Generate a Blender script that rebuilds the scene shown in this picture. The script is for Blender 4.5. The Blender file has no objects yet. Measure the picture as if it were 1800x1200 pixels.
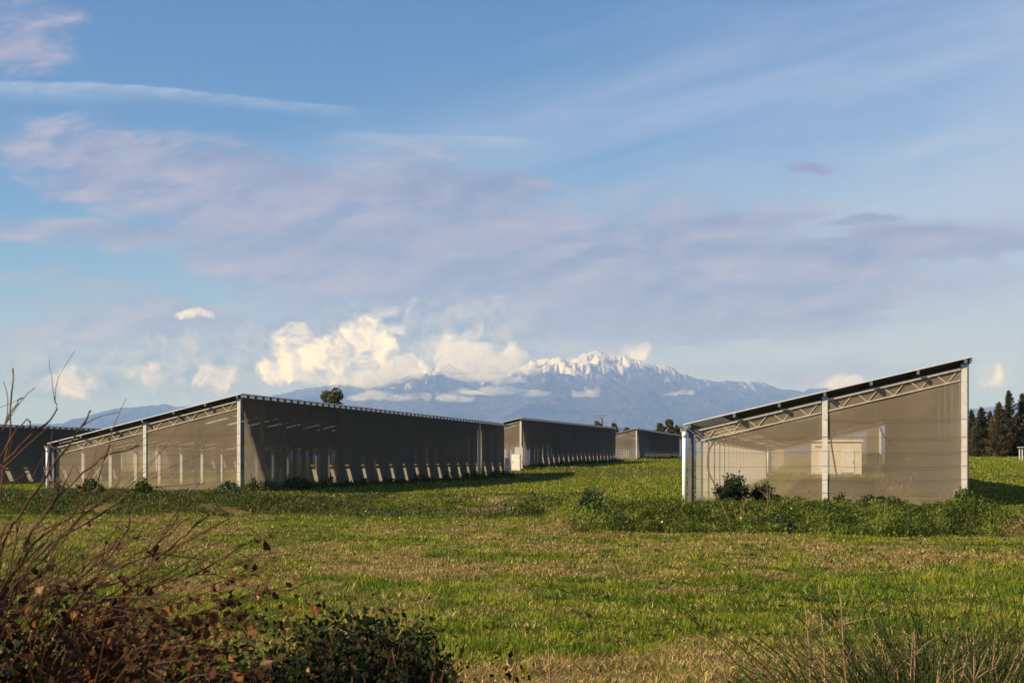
import bpy, bmesh, math, random
import numpy as np
from mathutils import Vector, Matrix

# ------------------------------------------------------------------ start
sc = bpy.context.scene
col = sc.collection
RNG = np.random.default_rng(11)
random.seed(5)

EYE = 1.78                       # camera height over the greenhouse pads
F = 2500.0                       # focal length in photo pixels (50 mm)
TH = math.atan(550 / F)          # greenhouses' long axis against the view
SN, CS = math.sin(TH), math.cos(TH)

# ------------------------------------------------------------------ camera
cd = bpy.data.cameras.new('camera')
cam = bpy.data.objects.new('camera', cd); col.objects.link(cam)
cam.location = (0, 0, EYE); cam.rotation_euler = (math.radians(90), 0, 0)
cd.lens = 50; cd.sensor_width = 36; cd.sensor_fit = 'HORIZONTAL'
cd.shift_y = 208 / 1800
cd.clip_start = 0.1; cd.clip_end = 200000
cd.dof.use_dof = True; cd.dof.focus_distance = 50; cd.dof.aperture_fstop = 11
sc.camera = cam

sc.view_settings.view_transform = 'Standard'
sc.view_settings.look = 'None'
sc.view_settings.gamma = 1
EXPO = 0.55
sc.view_settings.exposure = EXPO
sc.render.engine = 'CYCLES'
cy = sc.cycles
cy.max_bounces = 8; cy.diffuse_bounces = 3; cy.glossy_bounces = 2
cy.transmission_bounces = 4; cy.transparent_max_bounces = 24; cy.volume_bounces = 3
cy.use_denoising = True
cy.sample_clamp_indirect = 8

# ------------------------------------------------------------------ node helpers
class V:
    """A value in a node tree, with arithmetic."""
    def __init__(s, nt, sock): s.nt, s.k = nt, sock
    def _m(s, op, *o, clamp=False):
        n = s.nt.nodes.new('ShaderNodeMath'); n.operation = op; n.use_clamp = clamp
        for i, a in enumerate((s,) + o):
            if isinstance(a, V): s.nt.links.new(a.k, n.inputs[i])
            else: n.inputs[i].default_value = float(a)
        return V(s.nt, n.outputs[0])
    def __add__(s, o): return s._m('ADD', o)
    __radd__ = __add__
    def __sub__(s, o): return s._m('SUBTRACT', o)
    def __rsub__(s, o): return (s * -1.0) + o
    def __mul__(s, o): return s._m('MULTIPLY', o)
    __rmul__ = __mul__
    def __truediv__(s, o): return s._m('DIVIDE', o)
    def max(s, o): return s._m('MAXIMUM', o)
    def min(s, o): return s._m('MINIMUM', o)
    def abs(s): return s._m('ABSOLUTE')
    def pow(s, o): return s._m('POWER', o)
    def smax(s, o, k): return s._m('SMOOTH_MAX', o, k)
    def sat(s): return s._m('ADD', 0.0, clamp=True)
    def step(s, a, b):
        n = s.nt.nodes.new('ShaderNodeMapRange'); n.interpolation_type = 'SMOOTHSTEP'
        s.nt.links.new(s.k, n.inputs[0])
        n.inputs[1].default_value = a; n.inputs[2].default_value = b
        if a > b:
            n.inputs[1].default_value = b; n.inputs[2].default_value = a
            n.inputs[3].default_value = 1; n.inputs[4].default_value = 0
        return V(s.nt, n.outputs[0])

def vec(nt, x, y, z=0.0):
    n = nt.nodes.new('ShaderNodeCombineXYZ')
    for i, a in enumerate((x, y, z)):
        if isinstance(a, V): nt.links.new(a.k, n.inputs[i])
        else: n.inputs[i].default_value = float(a)
    return n.outputs[0]

def noise(nt, v, scale=1.0, detail=4.0, rough=0.55, dist=0.0, lac=2.0):
    n = nt.nodes.new('ShaderNodeTexNoise')
    if v is not None: nt.links.new(v, n.inputs['Vector'])
    n.inputs['Scale'].default_value = scale; n.inputs['Detail'].default_value = detail
    n.inputs['Roughness'].default_value = rough; n.inputs['Distortion'].default_value = dist
    n.inputs['Lacunarity'].default_value = lac
    return V(nt, n.outputs[0])

def mixc(nt, f, a, b):
    n = nt.nodes.new('ShaderNodeMix'); n.data_type = 'RGBA'
    if isinstance(f, V): nt.links.new(f.k, n.inputs[0])
    else: n.inputs[0].default_value = f
    for i, c in ((6, a), (7, b)):
        if isinstance(c, (tuple, list)): n.inputs[i].default_value = (*c[:3], 1)
        else: nt.links.new(c, n.inputs[i])
    return n.outputs[2]

def new_mat(name):
    m = bpy.data.materials.new(name); m.use_nodes = True
    nt = m.node_tree
    return m, nt, nt.nodes['Principled BSDF'], nt.nodes['Material Output']

def coords(nt, kind='Object'):
    return nt.nodes.new('ShaderNodeTexCoord').outputs[kind]

def bump(nt, h, strength=0.4, dist=0.02):
    b = nt.nodes.new('ShaderNodeBump')
    b.inputs['Strength'].default_value = strength; b.inputs['Distance'].default_value = dist
    nt.links.new(h.k, b.inputs['Height'])
    return b.outputs[0]

# ------------------------------------------------------------------ sun and sky
sdir = Vector((-(CS + SN * .78), -(-SN + CS * .78), 0.79)).normalized()   # towards the sun
sun_d = bpy.data.lights.new('sun', 'SUN'); sun_d.energy = 5.0; sun_d.angle = math.radians(0.5)
sun_d.color = (1.0, 0.83, 0.60)
sun = bpy.data.objects.new('sun', sun_d); col.objects.link(sun)
sun.rotation_euler = sdir.to_track_quat('Z', 'Y').to_euler()

w = bpy.data.worlds.new('World'); sc.world = w; w.use_nodes = True
nt = w.node_tree
bg = nt.nodes['Background']
sky = nt.nodes.new('ShaderNodeTexSky'); sky.sky_type = 'NISHITA'; sky.sun_disc = False
sky.sun_elevation = math.asin(sdir.z); sky.sun_rotation = math.atan2(sdir.x, sdir.y)
sky.air_density = 1.0; sky.dust_density = 0.3; sky.ozone_density = 3.0
SKY = 0.08
bg.inputs[1].default_value = SKY

def build_sky():
    g = coords(nt, 'Generated')
    sp = nt.nodes.new('ShaderNodeSeparateXYZ'); nt.links.new(g, sp.inputs[0])
    dx, dy, dz = (V(nt, sp.outputs[i]) for i in range(3))
    ady = dy.abs().max(0.05)
    X = dx / ady * (F / 100) + 9.0             # bearing, in hundredths
    Y = dz / ady * (-F / 100) + 8.08           # height above the horizon
    def lay(c, k): return tuple(v / SKY * k / 2 ** EXPO for v in c)
    tn = nt.nodes.new('ShaderNodeMix'); tn.data_type = 'RGBA'; tn.blend_type = 'MULTIPLY'; tn.inputs[0].default_value = 1
    nt.links.new(sky.outputs[0], tn.inputs[6]); tn.inputs[7].default_value = (.46, .72, 1.0, 1)
    out = tn.outputs[2]
    # --- thin high veil, thicker to the right and towards the horizon
    nv = noise(nt, vec(nt, X * 0.16 + Y * 0.22, Y * 0.6 + X * .13, 3.1), 1.0, 5, 0.55, 0.5)
    nv2 = noise(nt, vec(nt, X * .5, Y * 1.6 + X * .35, 7.7), 1.0, 5, .6, .3)
    veil = (X * 0.050 + Y * 0.085 - 0.36 + (nv - 0.5) * 1.1 + (nv2 - .5) * .25).step(0.0, 1.0) * 0.85
    out = mixc(nt, veil, out, lay((0.45, 0.535, 0.77), 1))
    low = Y.step(3.5, 8.0) * 0.55
    out = mixc(nt, low, out, lay((0.42, 0.525, 0.83), 1))
    fine = noise(nt, vec(nt, X * 1.5 + Y * .6, Y * 3.4 + X * .2, 15.0), 1.15, 8, .68, .5)
    # --- two long ice trails
    nf = noise(nt, vec(nt, X * .9, Y * 3.0, 1.0), 1.0, 5, .62)
    def streak(x0, y0, x1, y1, wd, amt, drop):
        nonlocal out
        k = (y1 - y0) / (x1 - x0)
        d = Y - (X - x0) * k - y0 + (nf - .5) * 0.16
        m = d.step(-wd * .55, wd * .1) * d.step(wd + drop, 0.0)
        m = m * X.step(x0 - .8, x0 + .8) * X.step(x1 + .5, x1 - 1.0) * (nf.step(.25, .7) * .85 + .15) * (fine.step(.25, .65) * .6 + .4) * amt
        out = mixc(nt, m, out, lay((0.60, 0.69, 0.84), 1))
    streak(-3.0, 1.33, 2.6, 1.52, .10, .62, .38)
    streak(2.2, 1.50, 6.3, 1.90, .07, .55, .22)
    streak(6.3, 2.35, 9.4, 2.45, .09, .5, .22)
    # --- lavender altocumulus sheets
    wn = noise(nt, vec(nt, X * .55, Y * 1.3, 0.0), 1.0, 3, .5)
    wn2 = noise(nt, vec(nt, X * .55, Y * 1.3, 9.0), 1.0, 3, .5)
    Xa = X + (wn - .5) * 1.5; Ya = Y + (wn2 - .5) * .62
    fb = noise(nt, vec(nt, X * .55 + Y * .3, Y * 1.5 + X * .10, 5.0), 1.0, 7, .57, .5)
    fb2 = noise(nt, vec(nt, (X + .2) * .55 + (Y + .2) * .3, (Y + .2) * 1.5 + (X + .2) * .10, 5.0), 1.0, 7, .57, .5)
    E = None
    for cx, cy_, rx, ry, rot, a in [
        (2.5, 2.95, 2.5, .75, .12, 1), (4.6, 3.6, 3.0, .85, .10, 1), (7.2, 3.35, 2.6, .65, .02, .9),
        (6.2, 4.5, 3.4, .75, -.04, 1), (10.6, 4.25, 3.6, .32, -.13, .95), (15.6, 4.35, 3.3, .42, -.09, .9),
        (11.4, 5.35, 4.2, .78, .02, .85), (8.2, 5.5, 3.4, .8, 0, .95), (15.0, 3.92, .9, .12, -.08, .5),
        (14.3, 2.95, .5, .12, .05, .45), (1.2, 4.1, 2.4, .25, .03, .55), (0.3, .5, .9, .8, .3, .5),
        (9.6, 4.9, 6.0, 1.5, 0, 1.05), (13.5, 4.9, 4.0, 1.1, 0, .8), (3.2, 5.7, 2.2, .5, 0, .8), (1.0, 6.15, 1.8, .45, 0, .55), (14.2, 6.5, 2.2, .25, 0, .35)]:
        c, s_ = math.cos(rot), math.sin(rot)
        u = ((Xa - cx) * c + (Ya - cy_) * s_) / rx
        v_ = ((Ya - cy_) * c - (Xa - cx) * s_) / ry
        e = (1.0 - (u * u + v_ * v_)) * a
        E = e if E is None else E.smax(e, .25)
    A = (E + (fb - .5) * 2.0 + (fine - .5) * 1.5).step(-.45, .75)
    relief = ((fb - fb2) * 2.6 + (wn - .5) * 1.1 + (fine - .5) * 2.2 + .42).sat()
    acol = mixc(nt, relief, lay((0.235, 0.285, 0.49), 1), lay((0.425, 0.41, 0.555), 1))
    out = mixc(nt, A * .95, out, acol)
    # --- flat grey violet bars under the sheet
    S = None
    for cx, cy_, rx, ry, rot, a in [(11.8, 4.02, 2.9, .20, -.085, 1), (15.9, 4.3, 2.8, .34, -.05, 1), (12.4, 5.35, 3.4, .50, .02, .9), (10.2, 4.6, 3.6, .26, -.10, .9),
                                    (8.2, 3.25, 1.7, .36, .05, .9), (15.1, 3.9, .75, .10, -.06, .9), (14.3, 2.96, .5, .13, .08, .8), (6.4, 4.2, 3.2, .34, -.05, .7),
                                    (4.6, 3.0, 2.0, .30, .15, .6), (13.0, 5.75, 2.6, .3, -.06, .8), (2.2, 4.1, 2.2, .14, .03, .8)]:
        c, s_ = math.cos(rot), math.sin(rot)
        u = ((Xa - X) * .5 + X - cx) * c + ((Ya - Y) * .6 + Y - cy_) * s_
        v_ = ((Ya - Y) * .6 + Y - cy_) * c - ((Xa - X) * .5 + X - cx) * s_
        e = (1.0 - ((u / rx) * (u / rx) + (v_ / ry) * (v_ / ry))) * a
        S = e if S is None else S.smax(e, .2)
    bars = (S + (fine - .5) * 2.9 + (fb - .5) * 1.0).step(-.15, .6)
    out = mixc(nt, bars * .85, out, mixc(nt, relief, lay((0.215, 0.265, 0.46), 1), lay((0.34, 0.36, 0.535), 1)))
    # --- dark narrow bars low on the left
    bn = noise(nt, vec(nt, X * .45, Y * 3.4 + X * .1, 12.0), 1.0, 6, .6, .3)
    bm = (bn + (1.0 - ((X - 1.2) * .45).pow(2.0) - ((Y - 5.05) * 1.9).pow(2.0)) * .22).step(.56, .74) * X.step(4.6, 2.8) * Y.step(4.2, 4.8) * Y.step(6.0, 5.4)
    out = mixc(nt, bm * .7, out, lay((0.30, 0.37, 0.55), 1))
    # --- heaped cumulus round the mountain
    cw = noise(nt, vec(nt, X * 1.6, Y * 1.6, 2.0), 1.0, 4, .55)
    cw2 = noise(nt, vec(nt, X * 1.6, Y * 1.6, 22.0), 1.0, 4, .55)
    Xc = X + (cw - .5) * .75; Yc = Y + (cw2 - .5) * .6
    def heap(dx_, dy_):
        v = vec(nt, Xc + dx_, Yc + dy_, 4.0)
        vo = nt.nodes.new('ShaderNodeTexVoronoi'); vo.voronoi_dimensions = '2D'; vo.feature = 'SMOOTH_F1'; vo.normalize = True
        nt.links.new(v, vo.inputs['Vector']); vo.inputs['Scale'].default_value = 2.3; vo.inputs['Detail'].default_value = 3.0
        vo.inputs['Roughness'].default_value = .5; vo.inputs['Smoothness'].default_value = .45
        n = noise(nt, v, 4.5, 6, .6)
        return (V(nt, vo.outputs['Distance']) * -1.0 + 1.0) * .42 + n * .68
    h0 = heap(0, 0); h1 = heap(-.2, -.18)
    h2 = noise(nt, vec(nt, X * 1.0, Y * 1.0, 14.0), 1.0, 3, .5)
    def cumulus(blobs, sharp, lit, shade, dens):
        nonlocal out
        C = None; L = None
        for cx, cy_, rx, ry in blobs:
            u = (Xc - cx) / rx; v_ = (Yc - cy_) / ry
            e = 1.0 - (u * u + v_ * v_)
            C = e if C is None else C.smax(e, .2)
        m = (C + (h0 - .68) * 2.3 + .22).step(-.1, sharp)
        rel = ((h0 - h1) * 2.6 + (C * .22) + (h2 - .5) * 1.5 + .33).sat()
        out = mixc(nt, m * dens, out, mixc(nt, rel, shade, lit))
    cumulus([(8.35, 5.75, .85, .55), (7.9, 5.9, 1.2, .62), (6.8, 6.0, 1.5, .72), (5.2, 6.2, 1.9, .62), (8.6, 5.75, .55, .5), (7.6, 6.5, 1.6, .55), (3.6, 6.4, 1.9, .6), (9.2, 6.2, .8, .4), (1.3, 6.6, 1.4, .5)],
            .6, lay((.52, .53, .66), 1), lay((.20, .275, .47), 1), .97)
    cumulus([(5.15, 6.05, .42, .38), (5.5, 6.3, .62, .45), (6.4, 6.05, .62, .6), (6.05, 6.45, .75, .42),
             (7.05, 6.5, .5, .33), (5.0, 6.5, .5, .25)],
            .7, lay((1.5, 1.34, 1.12), 1), lay((.42, .47, .63), 1), .97)
    cumulus([(8.1, 6.2, .66, .45), (8.95, 6.3, .45, .33), (1.2, 6.7, .5, .38), (2.6, 6.65, .3, .25), (3.75, 6.62, .45, .25),
             (3.4, 5.55, .35, .10), (11.15, 6.2, .3, .16), (17.5, 6.6, .3, .25), (14.9, 6.75, .5, .2)],
            .9, lay((1.15, 1.02, .90), 1), lay((.44, .50, .65), 1), .9)
    nt.links.new(out, bg.inputs[0])
build_sky()

# ------------------------------------------------------------------ numpy noise and ground shape
def vnoise(x, y, seed=0):
    x = np.asarray(x, float); y = np.asarray(y, float)
    xi = np.floor(x).astype(np.int64); yi = np.floor(y).astype(np.int64)
    fx = x - xi; fy = y - yi
    fx = fx * fx * (3 - 2 * fx); fy = fy * fy * (3 - 2 * fy)
    def h(a, b):
        n = (a * 374761393 + b * 668265263 + seed * 1442695041) & 0x7fffffff
        n = ((n ^ (n >> 13)) * 1274126177) & 0x7fffffff
        n = (n ^ (n >> 16)) & 0xffff
        return n / 65535.0
    return (h(xi, yi) * (1 - fx) + h(xi + 1, yi) * fx) * (1 - fy) + (h(xi, yi + 1) * (1 - fx) + h(xi + 1, yi + 1) * fx) * fy

def fbm(x, y, oct=4, seed=0, gain=.5):
    a, r, tot = 1.0, 0.0, 0.0
    for i in range(oct):
        r = r + a * vnoise(x * 2 ** i + 17.3 * i, y * 2 ** i - 9.1 * i, seed + i); tot += a; a *= gain
    return r / tot

def sm(a, b, x):
    t = np.clip((np.asarray(x, float) - a) / (b - a), 0, 1)
    return t * t * (3 - 2 * t)

def st(x, y): return CS * x - SN * y, SN * x + CS * y
def xy(s, t): return CS * s + SN * t, -SN * s + CS * t

def bank_params(s):
    tb = 56 - 10.5 * sm(-13, -7.5, s)
    wd = 2.6 + 11 * sm(-27, -20, s) * (1 - sm(-12, -8, s)) + 7 * sm(5.5, 9, s)
    return tb, wd

def ground(x, y):
    x = np.asarray(x, float); y = np.asarray(y, float)
    s, t = st(x, y)
    A = np.interp(t, [77, 147, 155, 229, 255, 334, 450, 700], [0, 0.0, .88, 1.4, 1.86, 1.95, 2.3, 2.4])
    B = np.interp(t, [55, 125, 133, 200, 255, 334, 450, 700], [0, .08, .45, 1.4, 2.15, 2.3, 2.4, 2.4])
    wB = sm(-20, -6, s)
    z = A * (1 - wB) + B * wB - .43 * sm(-50, -66, s)
    z = z - .28 * sm(-34, -27, s) * (1 - sm(-22, -12, s)) * sm(66, 78, t) * (1 - sm(132, 148, t))
    tb, wd = bank_params(s)
    tb = tb + (fbm(s * .25, t * 0 + 3, 3, 8) - .5) * 2.2
    f = sm(0, 1, (t - tb) / wd)
    z = -.6 + (z + .6) * f
    near = 1 - sm(100, 180, t)
    z = z + near * ((fbm(x * .45, y * .45, 3, 4) - .5) * .12 + (vnoise(x * 2.2, y * 2.2, 6) - .5) * .05)
    return z

def straw(x, y):
    """0 = fresh green, 1 = dry cut hay."""
    s, t = st(x, y)
    n = fbm(x * .30, y * .26, 4, 21) * .55 + fbm(x * 1.1, y * .85, 4, 31) * .65
    b = .05 * sm(30, 38, y) * (1 - sm(46, 54, t)) + .30 * (1 - sm(15.5, 19.0, y)) * sm(-2, 0.5, x) - .08 * sm(18.5, 20, y) * (1 - sm(25, 29, y)) - .12 * sm(46, 60, t)
    n2 = fbm(x * .05 + 3, t * .35, 3, 55)
    b = b + .35 * (n2 - .5) * sm(50, 60, t)
    return np.clip((n + b - .55) / .26, 0, 1)

def earth(x, y):
    """Bare clay showing through on the bank."""
    s, t = st(x, y); tb, wd = bank_params(s)
    return sm(.56, .66, fbm(s * .35, t * .8, 4, 77)) * sm(tb - 1, tb, t) * (1 - sm(tb + wd, tb + wd + 2, t)) * sm(-9, -13, s)

def P(px, py, d):
    """World point seen d metres ahead."""
    return Vector(((px - 900) / F * d, d, EYE + (808 - py) / F * d))

# ------------------------------------------------------------------ mesh helpers
def mk(name, verts, faces, mat=None, parent=None, smooth=False):
    me = bpy.data.meshes.new(name); me.from_pydata([tuple(v) for v in verts], [], faces)
    if mat:
        for m in (mat if isinstance(mat, (list, tuple)) else [mat]): me.materials.append(m)
    if smooth: me.polygons.foreach_set('use_smooth', [True] * len(me.polygons))
    o = bpy.data.objects.new(name, me); col.objects.link(o)
    if parent: o.parent = parent
    return o

def np_mesh(name, co, loops, sizes, mat, colors=None, parent=None, smooth=False, uv=None):
    """Mesh from arrays: co (n,3), flat loop indices, face sizes; colors per vertex (n,3)."""
    me = bpy.data.meshes.new(name)
    co = np.asarray(co, np.float32); loops = np.asarray(loops, np.int32).ravel(); sizes = np.asarray(sizes, np.int32)
    me.vertices.add(len(co)); me.vertices.foreach_set('co', co.ravel())
    me.loops.add(len(loops)); me.loops.foreach_set('vertex_index', loops)
    me.polygons.add(len(sizes))
    me.polygons.foreach_set('loop_start', np.concatenate(([0], np.cumsum(sizes)[:-1])).astype(np.int32))
    if colors is not None:
        a = me.color_attributes.new('tint', 'FLOAT_COLOR', 'POINT')
        c = np.ones((len(co), 4), np.float32); c[:, :3] = colors
        a.data.foreach_set('color', c.ravel())
    me.materials.append(mat)
    if smooth: me.polygons.foreach_set('use_smooth', np.ones(len(sizes), bool))
    me.update(calc_edges=True)
    o = bpy.data.objects.new(name, me); col.objects.link(o)
    if parent: o.parent = parent
    return o

def tag(o, label=None, cat=None, group=None, kind=None):
    if label: o['label'] = label
    if cat: o['category'] = cat
    if group: o['group'] = group
    if kind: o['kind'] = kind
    return o

def empty(name, loc, rz=0.0):
    o = bpy.data.objects.new(name, None); col.objects.link(o)
    o.location = loc; o.rotation_euler = (0, 0, rz); o.empty_display_size = .2
    return o

class MB:
    """Collects boxes, bars and tubes into one mesh."""
    def __init__(s): s.v = []; s.f = []; s.mi = []
    def _add(s, vs, fs, mi=0):
        b = len(s.v); s.v += [tuple(v) for v in vs]; s.f += [tuple(b + i for i in f) for f in fs]
        s.mi += (mi if isinstance(mi, list) else [mi] * len(fs))
    def box(s, x0, x1, y0, y1, z0, z1, mi=0):
        v = [(x, y, z) for z in (z0, z1) for (x, y) in ((x0, y0), (x1, y0), (x1, y1), (x0, y1))]
        s._add(v, [(3, 2, 1, 0), (4, 5, 6, 7), (0, 1, 5, 4), (1, 2, 6, 5), (2, 3, 7, 6), (3, 0, 4, 7)], mi)
    def bar(s, a, b, w_, h_=None, mi=0):
        """Square bar between two points."""
        a = Vector(a); b = Vector(b); h_ = h_ or w_
        d = (b - a).normalized(); up = Vector((0, 0, 1)) if abs(d.z) < .95 else Vector((0, 1, 0))
        x = d.cross(up).normalized(); y = x.cross(d)
        x *= w_ / 2; y *= h_ / 2
        v = [p + q for p in (a, b) for q in (-x - y, x - y, x + y, -x + y)]
        s._add(v, [(3, 2, 1, 0), (4, 5, 6, 7), (0, 1, 5, 4), (1, 2, 6, 5), (2, 3, 7, 6), (3, 0, 4, 7)], mi)
    def tube(s, pts, r, n=6, mi=0):
        pts = [Vector(p) for p in pts]; k = len(pts)
        rr = r if isinstance(r, (list, tuple)) else [r] * k
        vs = []
        for i, p in enumerate(pts):
            d = (pts[min(i + 1, k - 1)] - pts[max(i - 1, 0)]).normalized()
            ref = Vector((0, 0, 1)) if abs(d.z) < .9 else Vector((0, 1, 0))
            x = d.cross(ref).normalized(); y = x.cross(d)
            for j in range(n):
                a = 2 * math.pi * j / n
                vs.append(p + (x * math.cos(a) + y * math.sin(a)) * rr[i])
        fs = [(i * n + j, i * n + (j + 1) % n, (i + 1) * n + (j + 1) % n, (i + 1) * n + j) for i in range(k - 1) for j in range(n)]
        fs += [tuple(range(n - 1, -1, -1)), tuple((k - 1) * n + j for j in range(n))]
        s._add(vs, fs, mi)
    def build(s, name, mat, parent=None, smooth=False):
        o = mk(name, s.v, s.f, mat, parent, smooth)
        if any(s.mi): o.data.polygons.foreach_set('material_index', s.mi)
        return o

# ------------------------------------------------------------------ materials
PIT = 3.45       # bay length
def m_concrete():
    m, t, p, o = new_mat('concrete')
    c = coords(t)
    n = noise(t, c, 5, 6, .65); n2 = noise(t, c, 40, 4, .6); n3 = noise(t, c, 1.3, 3, .5)
    a = mixc(t, n.step(.3, .75), (.50, .46, .39), (.66, .62, .54))
    a = mixc(t, n2.step(.55, .8) * .5, a, (.36, .32, .26))
    a = mixc(t, n3.step(.55, .8) * .35, a, (.42, .36, .27))
    sp = t.nodes.new('ShaderNodeSeparateXYZ'); t.links.new(c, sp.inputs[0])
    mud = ((V(t, sp.outputs[2]) * -1.0 + .55) + (n - .5) * 1.2).step(0, .8) * .7       # splashed earth at the foot
    a = mixc(t, mud, a, (.26, .19, .11))
    t.links.new(a, p.inputs['Base Color']); p.inputs['Roughness'].default_value = .9
    t.links.new(bump(t, n2, .5, .01), p.inputs['Normal'])
    return m

def m_flat(name, c, rough=.6, metal=0.0, var=.25, scale=6, bmp=0.0):
    m, t, p, o = new_mat(name)
    n = noise(t, coords(t), scale, 5, .6)
    t.links.new(mixc(t, n.step(.3, .75), tuple(x * (1 - var) for x in c), tuple(min(1, x * (1 + var * .6)) for x in c)), p.inputs['Base Color'])
    p.inputs['Roughness'].default_value = rough; p.inputs['Metallic'].default_value = metal
    if rough > .65: p.inputs['Specular IOR Level'].default_value = .15
    if bmp: t.links.new(bump(t, n, bmp, .02), p.inputs['Normal'])
    return m

def m_net(name, c, cover, through=.42):
    """Woven shade net: part open holes, part thread that reflects and lets light through."""
    m, t, p, o = new_mat(name)
    t.nodes.remove(p)
    cc = coords(t)
    n = noise(t, cc, .35, 4, .6, .6); n2 = noise(t, cc, 3.0, 5, .6)
    sp = t.nodes.new('ShaderNodeSeparateXYZ'); t.links.new(cc, sp.inputs[0])
    z = V(t, sp.outputs[2])
    dust = z.step(.9, 0.0) * .35 + n.step(.35, .8) * .25
    a = mixc(t, dust, c, tuple(min(1, v * 1.22) for v in c))
    a = mixc(t, n2.step(.55, .8) * .22, a, tuple(v * .72 for v in c))
    d = t.nodes.new('ShaderNodeBsdfDiffuse'); t.links.new(a, d.inputs[0])
    tl = t.nodes.new('ShaderNodeBsdfTranslucent'); t.links.new(a, tl.inputs[0])
    b = bump(t, n2 * .5 + n, .4, .1); t.links.new(b, d.inputs['Normal'])
    mx = t.nodes.new('ShaderNodeMixShader'); mx.inputs[0].default_value = through
    t.links.new(d.outputs[0], mx.inputs[1]); t.links.new(tl.outputs[0], mx.inputs[2])
    tr = t.nodes.new('ShaderNodeBsdfTransparent')
    fin = t.nodes.new('ShaderNodeMixShader')
    # sewn seams between the widths of cloth
    sx, sy = V(t, sp.outputs[0]), V(t, sp.outputs[1])
    w1 = ((sy / PIT + 1000.02)._m('FRACT') - .5).abs().step(.478, .492); w2 = ((sx / 2.55 + 1000.3)._m('FRACT') - .5).abs().step(.485, .494)
    seam = (w1 + w2 * (1 if cover < .6 else 0)).sat()
    cov = (z.step(1.0, 0.1) * .08 + (n - .5) * (.16 if cover < .95 else .05) + cover + seam * .12).sat()
    t.links.new(cov.k, fin.inputs[0])
    t.links.new(tr.outputs[0], fin.inputs[1]); t.links.new(mx.outputs[0], fin.inputs[2])
    t.links.new(fin.outputs[0], o.inputs[0])
    return m

def m_leaf(name, trans=.35, rough=.55, spec=.3):
    """Takes each leaf's own colour from the mesh."""
    m, t, p, o = new_mat(name)
    at = t.nodes.new('ShaderNodeAttribute'); at.attribute_name = 'tint'
    t.links.new(at.outputs[0], p.inputs['Base Color'])
    p.inputs['Roughness'].default_value = rough; p.inputs['Specular IOR Level'].default_value = spec
    if trans:
        tl = t.nodes.new('ShaderNodeBsdfTranslucent'); t.links.new(at.outputs[0], tl.inputs[0])
        mx = t.nodes.new('ShaderNodeMixShader'); mx.inputs[0].default_value = trans
        t.links.new(p.outputs[0], mx.inputs[1]); t.links.new(tl.outputs[0], mx.inputs[2])
        t.links.new(mx.outputs[0], o.inputs[0])
    return m

def m_ground():
    m, t, p, o = new_mat('field_soil')
    at = t.nodes.new('ShaderNodeAttribute'); at.attribute_name = 'tint'
    c = coords(t)
    n = noise(t, c, 6, 6, .7); n2 = noise(t, c, 28, 4, .7); n3 = noise(t, c, .6, 5, .6)
    a = mixc(t, n.step(.35, .7) * .55, at.outputs[0], (.045, .05, .012))
    a = mixc(t, n2.step(.5, .72) * .4, a, (.17, .13, .055))
    a = mixc(t, n3.step(.5, .75) * .3, a, (.07, .085, .018))
    t.links.new(a, p.inputs['Base Color']); p.inputs['Roughness'].default_value = 1
    p.inputs['Specular IOR Level'].default_value = .05
    t.links.new(bump(t, n + n2 * .6, .9, .08), p.inputs['Normal'])
    return m

M = dict(
    concrete=m_concrete(),
    steel=m_flat('galvanised_steel', (.60, .52, .38), .5, .15, .2, 9),
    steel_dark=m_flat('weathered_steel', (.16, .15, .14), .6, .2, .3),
    alu=m_flat('panel_frame', (.70, .69, .66), .4, .3, .12, 4),
    cell=m_flat('panel_glass', (.012, .016, .03), .12, 0, .3, 2),
    under=m_flat('panel_back_sheet', (.13, .115, .10), .7, 0, .25, 2),
    pipe=m_flat('white_plastic_pipe', (.78, .76, .72), .45, 0, .08, 5),
    hose=m_flat('dark_rubber_hose', (.06, .055, .05), .7, 0, .2),
    wire=m_flat('wire', (.08, .075, .06), .6, .2, .2),
    net=m_net('shade_net', (.50, .395, .25), .40), side=m_net('dense_shade_net', (.30, .26, .20), .86, .75), side_old=m_net('old_shade_net', (.29, .255, .20), .98, .75),
    cabinet=m_flat('cream_cabinet_paint', (.80, .74, .58), .5, 0, .06, 2),
    render=m_flat('cream_wall_render', (.74, .64, .45), .85, 0, .1, 2),
    board=m_flat('grey_board', (.50, .47, .42), .8, 0, .15, 3),
    wood=m_flat('pole_wood', (.14, .10, .07), .9, 0, .3, 8),
    bark=m_flat('bark', (.12, .085, .06), .95, 0, .4, 10, .6),
    twig=m_flat('dry_twig', (.12, .060, .030), .8, 0, .35, 14, .3),
    stalk=m_flat('dead_stalk', (.30, .19, .10), .85, 0, .35, 12),
    leaf=m_leaf('leaf'), grass=m_leaf('grass_blade', .42, .6, .1), dry=m_leaf('dry_leaf', .25, .7, .1),
    needle=m_leaf('needle', .15, .7, .1), ground=m_ground(),
)

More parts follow.
